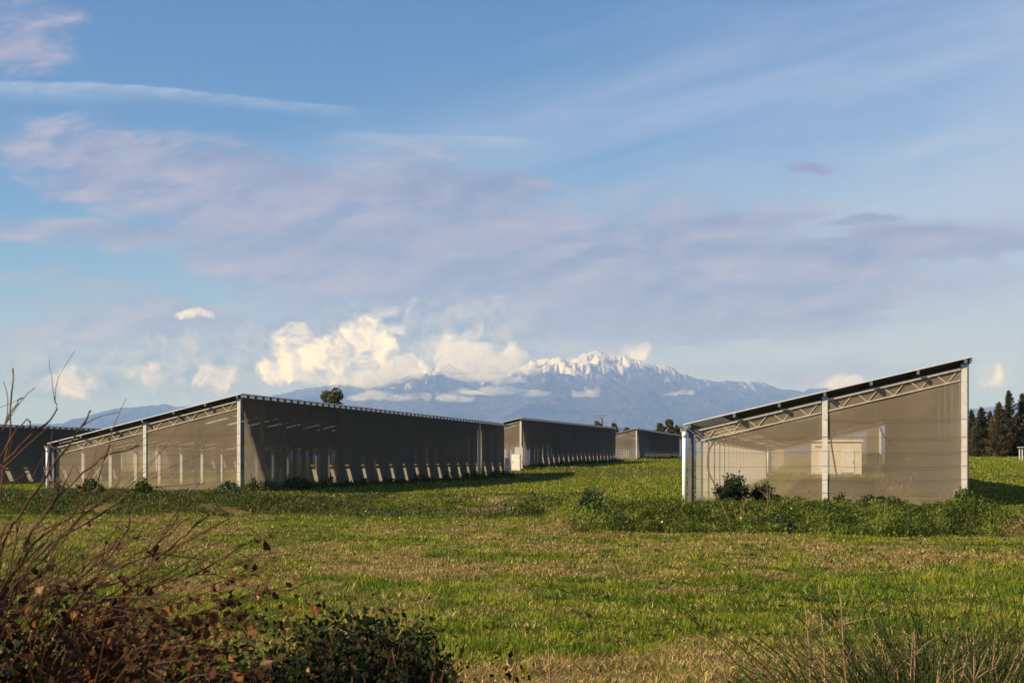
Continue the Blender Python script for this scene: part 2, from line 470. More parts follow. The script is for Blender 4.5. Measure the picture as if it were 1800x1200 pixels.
# ------------------------------------------------------------------ the field, one sheet to the horizon
def build_field():
    ys = np.concatenate((np.arange(-24, 12, 2.0), np.arange(12, 62, .3), np.arange(62, 110, .6), np.arange(110, 280, 1.6),
                         280 * (26000 / 280) ** np.linspace(0, 1, 60)))
    k = np.linspace(-1, 1, 331)
    xs = np.sign(k) * (np.abs(k) * 62 + (np.abs(k) ** 14) * 26000)
    gx, gy = np.meshgrid(xs, ys)
    gz = ground(gx, gy)
    ny, nx = gx.shape
    idx = np.arange(ny * nx).reshape(ny, nx)
    q = np.stack((idx[:-1, :-1], idx[:-1, 1:], idx[1:, 1:], idx[1:, :-1]), -1).reshape(-1, 4)
    sw = straw(gx, gy).ravel()[:, None]
    c = np.array((.080, .088, .010)) * (1 - sw) + np.array((.22, .15, .05)) * sw
    s, t = st(gx.ravel(), gy.ravel())
    tb, wd = bank_params(s)
    e = (earth(gx.ravel(), gy.ravel()) * .85)[:, None]
    c = c * (1 - e) + np.array((.27, .17, .085)) * e
    o = np_mesh('ground', np.stack((gx.ravel(), gy.ravel(), gz.ravel()), -1), q, np.full(len(q), 4), M['ground'], c, smooth=True)
    tag(o, kind='structure')
build_field()

# ------------------------------------------------------------------ mountains
def build_mountain(name, prof, yc, depth_front, depth_back, x0, x1, nx, ny, seed, mat, spur=.3, vis=1.0):
    """Range whose crest stands yc metres ahead; prof = (bearing px, height px) pairs of the crest."""
    pp = np.array(prof, float)
    xs = np.linspace(x0, x1, nx)
    us = np.linspace(-1, 1, ny)
    rows = []
    for u in us:
        y = yc + (u * depth_front if u < 0 else u * depth_back)
        X = xs
        px = 900 + xs / yc * F
        h = (808 - np.interp(px, pp[:, 0], pp[:, 1])) / F * yc
        fall = (1 - abs(u)) ** (1.0 if u < 0 else 1.3)
        k = yc * .00001
        wx = (vnoise(X / 2600, np.full_like(X, y / 2600), seed + 9) - .5) * 1800
        r1 = 1 - np.abs(2 * fbm((X + wx) / 1900 + 5, np.full_like(X, y / 5200), 4, seed) - 1)
        r2 = 1 - np.abs(2 * fbm((X + wx) / 600, np.full_like(X, y / 900), 4, seed + 3) - 1)
        r3 = fbm(X / 170, np.full_like(X, y / 230), 3, seed + 6)
        bump_ = (r1 - .62) * .55 + (r2 - .6) * .20 + (r3 - .5) * .05
        z = h * fall * (1 + bump_ * min(1, abs(u) * 3.2) * spur * 2.6) + h * ((r2 - .6) * .035 + (r3 - .5) * .012) * fall
        rows.append(np.stack((X, np.full_like(X, y), np.maximum(z, 0) + .0), -1))
    co = np.concatenate(rows)
    idx = np.arange(ny * nx).reshape(ny, nx)
    q = np.stack((idx[:-1, :-1], idx[:-1, 1:], idx[1:, 1:], idx[1:, :-1]), -1).reshape(-1, 4)
    o = np_mesh(name, co, q, np.full(len(q), 4), mat, None, smooth=True)
    tag(o, kind='structure')
    return o

def m_mountain(snowline):
    m, t, p, o = new_mat('mountain_rock')
    g = t.nodes.new('ShaderNodeNewGeometry')
    sp = t.nodes.new('ShaderNodeSeparateXYZ'); t.links.new(g.outputs['Position'], sp.inputs[0])
    z = V(t, sp.outputs[2])
    sn = t.nodes.new('ShaderNodeSeparateXYZ'); t.links.new(g.outputs['Normal'], sn.inputs[0])
    x = V(t, sp.outputs[0]); y = V(t, sp.outputs[1])
    pos = vec(t, x * .001, y * .00035, z * .001)
    n = noise(t, pos, 2.2, 8, .68, .6); n2 = noise(t, pos, 9, 6, .7, .4)
    forest = mixc(t, n2.step(.4, .62), (.022, .030, .022), (.10, .085, .065))
    st_ = noise(t, vec(t, x * .0060, y * .0007, z * .0007), 1.0, 6, .62, 1.2)
    snow = ((z - snowline) * .0013 + (n - .5) * 1.7 + (st_ - .5) * 3.5).step(.05, .85)
    a = mixc(t, snow, forest, (.78, .77, .78))
    t.links.new(a, p.inputs['Base Color']); p.inputs['Roughness'].default_value = .95
    p.inputs['Specular IOR Level'].default_value = .05
    t.links.new(bump(t, n2 + n, 1.0, 120), p.inputs['Normal'])
    return m

YC = 34000.0
build_mountain('mountain_range', [(-2400, 806), (-600, 790), (-150, 770), (0, 757), (180, 742), (235, 734), (300, 716), (340, 713), (372, 722), (430, 714), (480, 697), (520, 686),
                (600, 676), (650, 682), (690, 672), (745, 655), (790, 641), (830, 655), (880, 668), (910, 648), (935, 634), (962, 630), (990, 639), (1015, 629),
                (1043, 624), (1062, 627), (1080, 631), (1108, 641), (1150, 649), (1190, 659), (1215, 671), (1255, 674), (1290, 672), (1335, 674), (1365, 684), (1400, 687),
                (1440, 700), (1500, 720), (1600, 735), (1700, 719), (1760, 713), (1830, 706), (1950, 725), (2300, 760), (3600, 800)],
               YC, 13000, 4000, -22000, 24000, 900, 200, 3, m_mountain(1680), .42)
build_mountain('foothills', [(-3000, 800), (-500, 778), (0, 772), (200, 768), (420, 764), (600, 766), (800, 756), (950, 760), (1090, 751), (1180, 756), (1260, 750), (1330, 746), (1400, 753),
                (1500, 760), (1700, 758), (1800, 752), (2200, 770), (4000, 802)],
               15500, 4200, 3500, -15000, 17000, 420, 70, 41, m_mountain(9000), .3)

# ------------------------------------------------------------------ greenhouses
H = 5.6          # height of the tall eave
STRIP = 1.15     # one column of solar panels

def greenhouse(label, s_right, t0, nb, W, zb, rise=0.0, gap=None, braces=False, detail=True, slope=.23, group='solar greenhouses with shade netting'):
    """Local x runs across (0 = tall wall, -W = low eave), local y along the building."""
    L = nb * PIT
    x, y = xy(s_right, t0)
    root = empty('solar_greenhouse', (x, y, zb), -TH)
    root.rotation_euler = (math.atan2(rise, L), 0, -TH)
    tag(root, label, 'greenhouse', group)
    zr = lambda q: H - .33 - slope * q          # top of the structure at distance q from the tall wall
    def copies(src, pts):
        for (a, b) in pts:
            c = src.copy(); col.objects.link(c); c.parent = root; c.location = (a, b, 0)
    # posts: tall row, middle row, low row, on every bay
    hw = .10
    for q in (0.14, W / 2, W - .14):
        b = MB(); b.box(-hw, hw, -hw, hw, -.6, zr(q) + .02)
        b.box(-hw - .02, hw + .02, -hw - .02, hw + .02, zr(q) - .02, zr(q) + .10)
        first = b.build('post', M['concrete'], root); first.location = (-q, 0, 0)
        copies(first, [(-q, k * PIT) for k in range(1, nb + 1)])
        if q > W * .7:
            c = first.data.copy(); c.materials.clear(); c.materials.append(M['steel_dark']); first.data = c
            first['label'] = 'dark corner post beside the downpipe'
    # lattice trusses
    b = MB()
    bars = .055
    for a0, a1 in ((.28, W / 2 - .14), (W / 2 + .14, W - .28)):
        b.bar((-a0, -.085, zr(a0) - .04), (-a1, -.085, zr(a1) - .04), .06, .085)
        b.bar((-a0, -.055, zr(a0) - .47), (-a1, -.055, zr(a1) - .47), .04, .04)
        n = 5; st_ = (a1 - a0) / n
        for i in range(n):
            c = a0 + (i + .5) * st_
            b.bar((-c, -.05, zr(c) - .47), (-(c - .40), -.05, zr(c - .40) - .05), .026)
            b.bar((-c, -.05, zr(c) - .47), (-(c + .40), -.05, zr(c + .40) - .05), .026)
    first = b.build('truss', M['steel'], root)
    copies(first, [(0, k * PIT) for k in range(1, nb + 1)])
    # purlins under the panels
    for i in range(7):
        q = .12 + i * (W - .24) / 6
        b = MB(); b.box(-q - .05, -q + .05, -.42, L + .42, zr(q) + .105, zr(q) + .25)
        b.build('purlin', M['steel_dark'], root)
    # panel columns; every third one is short of panels half way down
    def strip(slot):
        b = MB()
        def seg(q0, q1, y0, y1):
            z0, z1 = zr(q0) + .27, zr(q1) + .27
            v = [(-q0, y0, z0), (-q1, y0, z1), (-q1, y1, z1), (-q0, y1, z0), (-q0, y0, z0 + .05), (-q1, y0, z1 + .05), (-q1, y1, z1 + .05), (-q0, y1, z0 + .05)]
            b._add(v, [(0, 1, 2, 3), (7, 6, 5, 4), (4, 5, 1, 0), (5, 6, 2, 1), (6, 7, 3, 2), (7, 4, 0, 3)], [2, 1, 0, 0, 0, 0])
        e = .001
        if slot:
            seg(-.14, 4.0, e, STRIP - e); seg(4.0, 6.9, e, .40); seg(6.9, W + .12, e, STRIP - e)
        else:
            seg(-.14, W - 1.3, e, STRIP - e); seg(W - 1.3, W + .12, e, STRIP - .14)
        z = zr(-.12) + .255
        b.box(.03, .13, .12, STRIP - .32, z - .17, z - .02, 0)      # bracket under the high edge
        return b.build('solar_panel', [M['alu'], M['cell'], M['under']], root)
    full, slot = strip(False), strip(True)
    full.location = (0, -.35, 0); slot.location = (0, -.35 + 7 * STRIP, 0)
    n = int((L + .7) / STRIP)
    for i in range(1, n):
        if i == 7: continue
        c = (slot if i % 3 == 1 and 6 < i < n - 3 else full).copy(); col.objects.link(c); c.parent = root; c.location = (0, -.35 + i * STRIP, 0)
    # nets: a gently rippled grid
    def net(name, p0, p1, top0, top1, nrm, amp=.02, mat='net'):
        p0 = Vector(p0); p1 = Vector(p1); k = max(8, int((p1 - p0).length / .35)); r = 9
        vs, fs = [], []
        ph = random.random() * 50
        for i in range(k + 1):
            for j in range(r + 1):
                u = i / k; v_ = j / r
                p = p0.lerp(p1, u); top = top0 + (top1 - top0) * u
                p = p + Vector(nrm) * (amp * (math.sin(i * .9 + ph + j * .25) * .5 + math.sin(i * .37 + ph * 2) + (vnoise(i * .6 + ph, j * .9) - .5) * 1.6) * (1 - .6 * v_))
                p.z = -.15 + (top + .15) * v_
                vs.append(p)
        for i in range(k):
            for j in range(r):
                a = i * (r + 1) + j
                fs.append((a, a + r + 1, a + r + 2, a + 1))
        return mk(name, vs, fs, M[mat], root, True)
    def wires(par, p0, p1, zs):
        p0 = Vector(p0); p1 = Vector(p1)
        for i, z in enumerate(zs):
            b = MB()
            pts = []
            for k in range(13):
                u = k / 12; p = p0.lerp(p1, u); p.z = z - .05 * (1 - (2 * ((u * 2) % 1) - 1) ** 2) + .02 * math.sin(u * 9 + i)
                pts.append(p)
            b.tube(pts, .0055, 4); b.build('wire', M['wire'], par)
    for yy, s_ in ((-.03, -1),):
        g = net('gable_net', (-.2, yy, 0), (-W + .30, yy, 0), zr(.2) - .06, zr(W - .3) - .06, (0, 1, 0))
        if yy < 1 and detail:
            wires(g, (-.05, -.115, 0), (-W + .30, -.115, 0), [.55, 1.05, 1.55, 2.1, 2.65])
            wires(g, (-.05, -.115, 0), (-W / 2, -.115, 0), [3.3])
    # tall side wall
    cuts = [0, 5 * PIT] + ([gap[0], None, gap[1]] if gap else []) + [L]
    for i in range(len(cuts) - 1):
        if cuts[i] is None or cuts[i + 1] is None: continue
        net('side_net', (.03, cuts[i], 0), (.03, cuts[i + 1], 0), H - .16, H - .16, (1, 0, 0), .012, 'side' if i == 0 else 'side_old')
    # gutter and downpipe at the low front corner
    g = MB()
    for (a, b_) in ((-.075, -.075), (.075, -.075)): pass
    zl = zr(W + .2) + .16
    g.box(-W - .22, -W - .02, -.5, L + .4, zl - .12, zl - .10); g.box(-W - .22, -W - .20, -.5, L + .4, zl - .10, zl + .02); g.box(-W - .04, -W - .02, -.5, L + .4, zl - .10, zl + .0)
    gut = g.build('gutter', M['steel'], root)
    b = MB(); b.tube([(-W - .08, -.40, -.6), (-W - .08, -.40, 1.2), (-W - .08, -.40, zl - .125)], .085, 14)
    b.tube([(-W - .08, -.40, zl - .35), (-W - .08, -.40, zl - .13)], .10, 14)
    b.build('downpipe', M['pipe'], gut, True)
    if braces:
        b = MB()
        for d in (0, .22):
            b.bar((-.16, .2 + d, H - .7), (-.16, 4.3 + d, .1), .045)
        for i in range(22):
            u = i / 22; u2 = (i + 1) / 22
            p = Vector((-.16, .2, H - .7)).lerp(Vector((-.16, 4.3, .1)), u); q_ = Vector((-.16, .2, H - .7)).lerp(Vector((-.16, 4.3, .1)), u2)
            b.bar(p, (q_.x, q_.y + .22, q_.z), .02)
        b.build('brace', M['steel'], root)
        b = MB(); zz = zr(W - .14)
        b.bar((-W + .3, PIT, .1), (-W + .3, 2 * PIT, zz - .2), .06); b.build('brace', M['steel'], root)
        b = MB(); b.bar((-.16, 2 * PIT, .2), (-.16, 3 * PIT, 2.6), .05); b.bar((-.22, 3 * PIT, .2), (-.22, 2 * PIT, 2.6), .05); b.build('brace', M['steel_dark'], root)
    return root, zr, L

B1, zr1, L1 = greenhouse('long greenhouse left of centre with a lattice brace leaning behind its shaded side net', -33, 77.1, 20, 12.1, 0, gap=(57.1, 59.0), braces=True)
greenhouse('greenhouse behind the white cabinet, between the long left one and the small farthest one', -33, 155.2, 21, 12.1, .9, rise=.5, gap=(30.5, 30.9))
greenhouse('smallest greenhouse, farthest away, just left of the big right-hand one', -33, 255, 22, 12.1, 1.9, rise=.05)
R, zrR, LR = greenhouse('nearest greenhouse on the right, its whole netted end in sun over the weedy bank', 5.2, 55.3, 20, 10.4, 0)
greenhouse('dark greenhouse at the left edge behind the bare twigs, shaded long side showing', -77, 77.1, 20, 12.1, -.43)
greenhouse('greenhouse seen through the left greenhouse nets, its sunlit end behind the posts', -77, 155.2, 12, 12.1, .45, detail=False)
greenhouse('greenhouse seen through the right greenhouse nets, behind the cream cabin', 5.2, 137.5, 12, 10.4, .55, detail=False)

# hoses hanging inside the right greenhouse
def hose(pts, r=.03):
    b = MB()
    k = [Vector(p) for p in pts]; out = []
    for i in range(len(k) - 1):
        p0 = k[max(i - 1, 0)]; p1 = k[i]; p2 = k[i + 1]; p3 = k[min(i + 2, len(k) - 1)]
        for j in range(6):
            u = j / 6
            out.append(.5 * ((2 * p1) + (p2 - p0) * u + (2 * p0 - 5 * p1 + 4 * p2 - p3) * u * u + (3 * p1 - p0 - 3 * p2 + p3) * u ** 3))
    out.append(k[-1]); b.tube(out, r, 6); b.build('hose', M['hose'], R, True)
hose([(-9.3, 2.5, 2.75), (-9.75, 2.5, 2.2), (-9.8, 2.5, 1.4), (-9.5, 2.5, .7), (-9.2, 2.5, .1)], .035)
hose([(-5.0, 6.0, 3.4), (-4.95, 6.0, 2.6), (-4.8, 6.0, 1.6), (-4.6, 6.0, .6), (-4.4, 6.0, 0)], .035)
hose([(-2.95, 9.5, 3.9), (-2.75, 9.5, 3.0), (-2.2, 9.5, 2.35), (-1.6, 9.5, 2.35), (-1.1, 9.5, 2.9), (-1.0, 9.5, 3.9)], .03)

# ------------------------------------------------------------------ cabinets, cabin, panels
def cabinet():
    p = P(907.5, 824, 156.2); z = float(ground(p.x, p.y))
    r = empty('electrical_cabinet', (p.x, p.y, z), -TH)
    tag(r, 'cream white electrical cabinet standing at the sunny corner of the middle greenhouse', 'cabinet')
    b = MB(); b.box(-.48, .48, -.22, .22, 0, 1.78); b.box(-.52, .52, -.26, .26, 1.783, 1.83); b.build('body', M['cabinet'], r)
    b = MB(); b.box(-.43, .43, -.245, -.223, .12, 1.70); d = b.build('door', M['cabinet'], r)
    b = MB(); b.box(-.36, -.31, -.28, -.247, .85, 1.02); b.build('handle', M['steel_dark'], d)
    b = MB(); b.box(.25, .38, -.255, -.247, 1.38, 1.5); b.build('plate', M['board'], d)
    q = P(911, 824, 157.3); z = float(ground(q.x, q.y))
    r2 = empty('switchgear_board', (q.x, q.y, z), -TH)
    tag(r2, 'taller grey board standing close behind the cream white cabinet', 'board')
    b = MB(); b.box(-.4, .5, -.04, .04, .9, 2.45); b.build('panel', M['board'], r2)
    for xx in (-.3, .4):
        b = MB(); b.box(xx - .05, xx + .05, .045, .12, -.2, 2.3); b.build('leg', M['steel'], r2)
cabinet()

def frame_panel(s, t, lab):
    x, y = xy(s, t); z = float(ground(x, y))
    r = empty('concrete_frame', (x, y, z), -TH)
    tag(r, lab, 'concrete frame', 'openwork concrete frames against the greenhouse walls')
    b = MB()
    for (a, c) in ((-.95, -.72), (-.30, -.12), (.12, .30), (.72, .95)): b.box(-.06, .06, a, c, .12, 2.0)
    b.box(-.058, .058, -.72, .72, .121, .30); b.box(-.058, .058, -.72, .72, 1.82, 1.999)
    b.box(-.055, .055, -.72, -.30, .95, 1.25); b.box(-.055, .055, .30, .72, .95, 1.25); b.box(-.055, .055, -.12, .12, .95, 1.15)
    b.build('frame', M['concrete'], r)
    b = MB(); b.box(-.12, .12, -1.0, 1.0, -.3, .118); b.build('base', M['concrete'], r)
frame_panel(-32.75, 146.7, 'openwork concrete frame at the far end of the long left greenhouse')
frame_panel(-32.75, 157.0, 'openwork concrete frame on the shaded wall just right of the cream white cabinet')

def cabin():
    p = P(1470, 818, 131.5); z = float(ground(p.x, p.y))
    r = empty('technical_cabin', (p.x, p.y, z), -TH)
    tag(r, 'cream rendered cabin with two doors, seen through the nets of the right greenhouse', 'cabin')
    b = MB(); b.box(-2.25, 2.25, -1.25, 1.25, -.3, 2.95); b.build('wall', M['render'], r)
    b = MB(); b.box(-2.4, 2.4, -1.4, 1.4, 2.953, 3.15); b.build('roof', M['render'], r)
    for (x0, x1) in ((-1.5, -.7), (.5, 1.6)):
        b = MB(); b.box(x0, x1, -1.29, -1.253, .15, 2.2); d = b.build('door', M['cabinet'], r)
        b = MB(); b.box(x1 - .14, x1 - .08, -1.33, -1.293, 1.0, 1.2); b.build('handle', M['steel_dark'], d)
    for i in range(2):
        b = MB()
        for k in range(6): b.box(.45 + k * .2 - i * 2.0, .52 + k * .2 - i * 2.0, -1.285, -1.253, .02 + i * 1.9, .42 + i * 1.9) if i == 0 else b.box(-1.9 + k * .12, -1.84 + k * .12, -1.275, -1.253, 2.4, 2.6)
        b.build('vent', M['steel_dark'], r)
cabin()

def shelter():
    p = P(1797, 803, 205); z = float(ground(p.x, p.y))
    r = empty('field_shelter', (p.x, p.y, z), -TH)
    tag(r, 'white-posted open shelter at the right edge in front of the conifers', 'shelter')
    for i in range(3):
        for j in range(2):
            b = MB(); b.box(i * 2.4 - .08, i * 2.4 + .08, j * 3 - .08, j * 3 + .08, -.3, 1.95); b.build('post', M['concrete'], r)
    b = MB(); b.box(-.3, 5.1, -.4, 3.4, 1.953, 2.05); b.build('roof', M['board'], r)
shelter()

def utility_pole():
    p = P(1058, 805, 300); z = float(ground(p.x, p.y))
    r = empty('utility_pole', (p.x, p.y, z), -.2)
    tag(r, 'wooden power pole with a forked crossarm standing behind the middle greenhouses', 'utility pole')
    h = EYE + (808 - 734) / F * 300 - z
    b = MB(); b.tube([(0, 0, -.3), (0, 0, h * .5), (0, 0, h)], [.26, .24, .2], 10); b.build('pole', M['wood'], r, True)
    b = MB(); b.bar((0, 0, h - .15), (-.55, 0, h + .5), .12); b.bar((0, 0, h - .15), (.55, 0, h + .5), .12)
    b.bar((-.85, 0, h + .52), (.85, 0, h + .52), .13); b.build('crossarm', M['steel_dark'], r)
    for xx in (-.78, 0, .78):
        b = MB(); b.tube([(xx, 0, h + .585), (xx, 0, h + .7), (xx, 0, h + .9)], [.05, .11, .05], 8); b.build('insulator', M['board'], r, True)
utility_pole()

# ------------------------------------------------------------------ leaf clouds
def quads(cen, size, asp=.5, nrm=None, axis=None, jit=.5):
    """One small folded leaf per centre: 4 vertices each."""
    n = len(cen)
    if axis is None: axis = RNG.normal(size=(n, 3))
    axis = axis / np.linalg.norm(axis, axis=1, keepdims=True)
    o = RNG.normal(size=(n, 3)) if nrm is None else nrm + RNG.normal(size=(n, 3)) * jit
    side = np.cross(axis, o); side /= np.linalg.norm(side, axis=1, keepdims=True) + 1e-9
    up = np.cross(side, axis)
    size = np.broadcast_to(np.asarray(size, float), (n,))[:, None]
    a = cen - axis * size * .5
    b = cen + side * size * asp * .5 + up * size * .10
    c = cen + axis * size * .5
    d = cen - side * size * asp * .5 + up * size * .10
    co = np.stack((a, b, c, d), 1).reshape(-1, 3)
    return co

def leaf_obj(name, co, colr, mat, parent=None):
    n = len(co) // 4
    return np_mesh(name, co, np.arange(n * 4), np.full(n, 4), mat, np.repeat(colr, 4, axis=0), parent)

def tint(n, cs, var=.25, wts=None):
    cs = np.array(cs); i = RNG.choice(len(cs), n, p=wts)
    return cs[i] * (1 + RNG.uniform(-var, var, (n, 1)))

GREENS = [(.05, .078, .008), (.075, .105, .010), (.105, .125, .012), (.035, .058, .010)]

def conifer(px, top_py, depth, label, width, lean=0.0, brown=.4, dense=1.0, base_py=803, group='conifers in the row at the right'):
    p = P(px, base_py, depth); z0 = float(ground(p.x, p.y)); h = EYE + (808 - top_py) / F * depth - z0
    r = empty('conifer', (p.x, p.y, z0)); tag(r, label, 'tree', group)
    b = MB(); b.tube([(0, 0, -.4), (0, 0, h * .4), (lean, 0, h * .93)], [.22, .16, .03], 8); b.build('trunk', M['bark'], r, True)
    cen, ax = [], []
    nb = int(170 * dense); width *= 1.3
    for i in range(nb):
        u = .07 + .93 * (i / nb) ** .9
        ang = i * 2.4 + random.random() * .8
        ln = width * (1 - u) ** .75 * (.45 + .75 * random.random()) + .12
        ln *= 1.35 if random.random() < .12 else 1
        rise = .25 + .35 * random.random()
        k = int(14 + ln * 26)
        for j in range(k):
            q = (j + random.random()) / k
            rr = ln * q
            spread = .10 + .22 * (1 - q) * ln * .5
            cen.append((lean * u + math.cos(ang) * rr + random.gauss(0, spread), math.sin(ang) * rr + random.gauss(0, spread), h * u + rise * rr * (.4 + q * .6) - .25 * ln + random.gauss(0, .12)))
            ax.append((math.cos(ang) + random.gauss(0, .5), math.sin(ang) + random.gauss(0, .5), .5 + random.gauss(0, .4)))
    cen = np.array(cen); n = len(cen)
    cl = fbm(cen[:, 0] * .9 + px, cen[:, 2] * .8, 3, 5)[:, None]
    cc = tint(n, [(.05, .058, .020), (.075, .078, .026), (.035, .042, .016)], .35) * (1 - brown * cl) + tint(n, [(.17, .095, .03), (.20, .12, .04)], .3) * (brown * cl)
    leaf_obj('crown', quads(cen, RNG.uniform(.22, .50, n), .42, axis=np.array(ax)), cc, M['needle'], r)

for a in [(1708, 722, 262, 'slim dark conifer half hidden behind the right greenhouse edge', 1.1, 0, .25, 1),
          (1724, 717, 258, 'broad ragged conifer second from the right greenhouse edge', 2.1, .1, .35, 1.1),
          (1740, 724, 270, 'low dark conifer set back between the ragged and the rusty ones', 1.6, .0, .2, 1),
          (1756, 708, 255, 'rust tinged conifer with a thin pointed leader', 2.0, .0, .8, 1.15),
          (1775, 687, 260, 'tallest conifer with wide open layered branches', 2.3, -.2, .3, .85),
          (1795, 692, 262, 'tall pale topped conifer at the right edge of the photo', 1.9, .2, .3, .9),
          (1716, 735, 275, 'short conifer filling the gap beside the slim one at the greenhouse edge', 2.2, 0, .4, 1.1),
          (1733, 738, 278, 'short dark conifer behind the gap right of the broad ragged one', 2.4, 0, .3, 1.1),
          (1766, 730, 276, 'dense brownish conifer between the rusty and the tallest one', 2.4, 0, .6, 1.1),
          (1786, 732, 280, 'dense conifer behind the gap right of the tallest one', 2.4, 0, .4, 1.1),
          (1812, 705, 258, 'conifer cut off by the right edge of the photo', 2.0, 0, .5, 1)]:
    conifer(*a)

def tree(px, base_py, top_py, depth, w_px, label, greens, lobes=7, leaf=.4, n=2600, name='broadleaf_tree', cat='tree', group='trees behind the greenhouses'):
    p = P(px, base_py, depth); z0 = float(ground(p.x, p.y)); h = EYE + (808 - top_py) / F * depth - z0
    W_ = w_px / F * depth
    r = empty(name, (p.x, p.y, z0)); tag(r, label, cat, group)
    b = MB()
    b.tube([(0, 0, -.3), (.05, 0, h * .35), (.1, 0, h * .7)], [.05 * h ** .8, .035 * h ** .8, .015 * h ** .8], 8)
    cen = []
    for i in range(lobes):
        a = random.random() * 6.28; u = random.random()
        c = Vector((math.cos(a) * W_ * .32 * random.random() ** .5, math.sin(a) * W_ * .3 * random.random(), h * (.58 + .32 * u)))
        if i == 0: c = Vector((0, 0, h * .88))
        b.tube([(.05, 0, h * .35), c * .7 + Vector((0, 0, h * .12)), c], [.02 * h ** .8, .012 * h ** .8, .006 * h ** .8], 5)
        rad = W_ * random.uniform(.26, .4); m = n // lobes
        d = RNG.normal(size=(m, 3)); d /= np.linalg.norm(d, axis=1, keepdims=True)
        rr = rad * RNG.random((m, 1)) ** .45 * (.6 + .8 * fbm(d[:, 0] * 2 + i, d[:, 2] * 2, 3, i)[:, None])
        q = np.array(c) + d * rr * np.array((1, 1, 1.0)); cen.append(q)
    b.build('trunk', M['bark'], r, True)
    cen = np.concatenate(cen); cen[:, 2] *= h / np.quantile(cen[:, 2], .985)
    leaf_obj('crown', quads(cen, RNG.uniform(.6, 1.3, len(cen)) * leaf, .6), tint(len(cen), greens, .35), M['leaf'], r)

OLIVE = [(.10, .10, .03), (.13, .12, .035), (.07, .075, .025), (.15, .12, .045)]
tree(574, 812, 690, 215, 26, 'smaller of two round olive crowns rising over the left greenhouse roof', OLIVE, 6, .45)
tree(592, 812, 688, 213, 34, 'larger of two round olive crowns rising over the left greenhouse roof', OLIVE, 7, .45)
tree(1050, 805, 742, 285, 15, 'olive green crown just left of the power pole', OLIVE, 6, .5, 1800)
tree(1080, 805, 745, 290, 11, 'small narrow crown right of the power pole', OLIVE, 5, .5, 1400)
tree(1102, 805, 752, 340, 14, 'low crown peeping over the end of the middle greenhouse', OLIVE, 4, .5, 1000)
tree(1160, 806, 745, 365, 18, 'loose crown leftmost behind the smallest greenhouse', OLIVE, 5, .55, 1500)
tree(1179, 806, 738, 362, 17, 'tallest pointed crown behind the smallest greenhouse', OLIVE, 6, .55, 1700)
tree(1190, 806, 749, 368, 14, 'low bushy crown at the right end behind the smallest greenhouse', OLIVE, 5, .55, 1200)
RUST = [(.16, .07, .045), (.12, .06, .04), (.20, .10, .06)]
tree(1198, 812, 751, 352, 7, 'thin rust red tree between the smallest and the right greenhouse', RUST, 8, .35, 900, group='rust red trees')
tree(1170, 806, 750, 372, 6, 'rust red bare tree among the crowns behind the smallest greenhouse', RUST, 5, .35, 500, group='rust red trees')

# ------------------------------------------------------------------ grass
def blades(name, x, y, hgt, wid, colr, lean, flat=None, segs=2, kind='grass', label=None):
    n = len(x); z = ground(x, y) - .015
    ang = RNG.uniform(0, 2 * np.pi, n); la = RNG.uniform(0, 2 * np.pi, n)
    dx, dy = np.cos(ang) * wid, np.sin(ang) * wid
    lx, ly = np.cos(la) * hgt * lean, np.sin(la) * hgt * lean
    up = hgt * np.sqrt(np.clip(1 - np.minimum(lean, .98) ** 2, .05, 1))
    v = np.empty((n, 5, 3), np.float32)
    v[:, 0] = np.stack((x - dx, y - dy, z), -1); v[:, 1] = np.stack((x + dx, y + dy, z), -1)
    mx, my, mz = x + lx * .35, y + ly * .35, z + up * .6
    v[:, 2] = np.stack((mx + dx * .75, my + dy * .75, mz), -1); v[:, 3] = np.stack((mx - dx * .75, my - dy * .75, mz), -1)
    v[:, 4] = np.stack((x + lx, y + ly, z + up), -1)
    base = np.arange(n)[:, None] * 5
    l = np.concatenate((base + np.array([[0, 1, 2, 3]]), base + np.array([[3, 2, 4]])), 1)
    o = np_mesh(name, v.reshape(-1, 3), l, np.tile([4, 3], n), M['grass'], np.repeat(colr, 5, axis=0))
    tag(o, label, kind, None, 'stuff')
    return o

def scatter(y0, y1, n, power, half=.40):
    """Points over the view's footprint, thinning with distance."""
    u = RNG.random(n)
    e = 2 - power
    y = (y0 ** e + u * (y1 ** e - y0 ** e)) ** (1 / e) if abs(e) > 1e-6 else y0 * (y1 / y0) ** u
    x = RNG.uniform(-half, half, n) * y
    return x, y

def grass_colors(x, y, lush=0.0):
    n = len(x)
    sw = np.clip(straw(x, y) + RNG.normal(0, .18, n) - lush, 0, 1)
    dry = RNG.random(n) < (.08 + .78 * sw)
    hue = sm(.3, .7, fbm(x * 1.3 + 9, y * 1.3, 3, 41))[:, None]
    lum = (.62 + .8 * fbm(x * 4.5, y * 4.5, 2, 43))[:, None]
    g = tint(n, [(.075, .135, .006), (.11, .165, .008), (.055, .105, .006)], .3) * (1 - hue) + tint(n, [(.20, .225, .014), (.155, .185, .010), (.24, .23, .03)], .3) * hue
    d = tint(n, [(.46, .33, .12), (.33, .21, .07), (.56, .43, .19), (.22, .125, .04)], .3)
    return np.where(dry[:, None], d * 1.12, g * 1.3) * lum, dry, sw

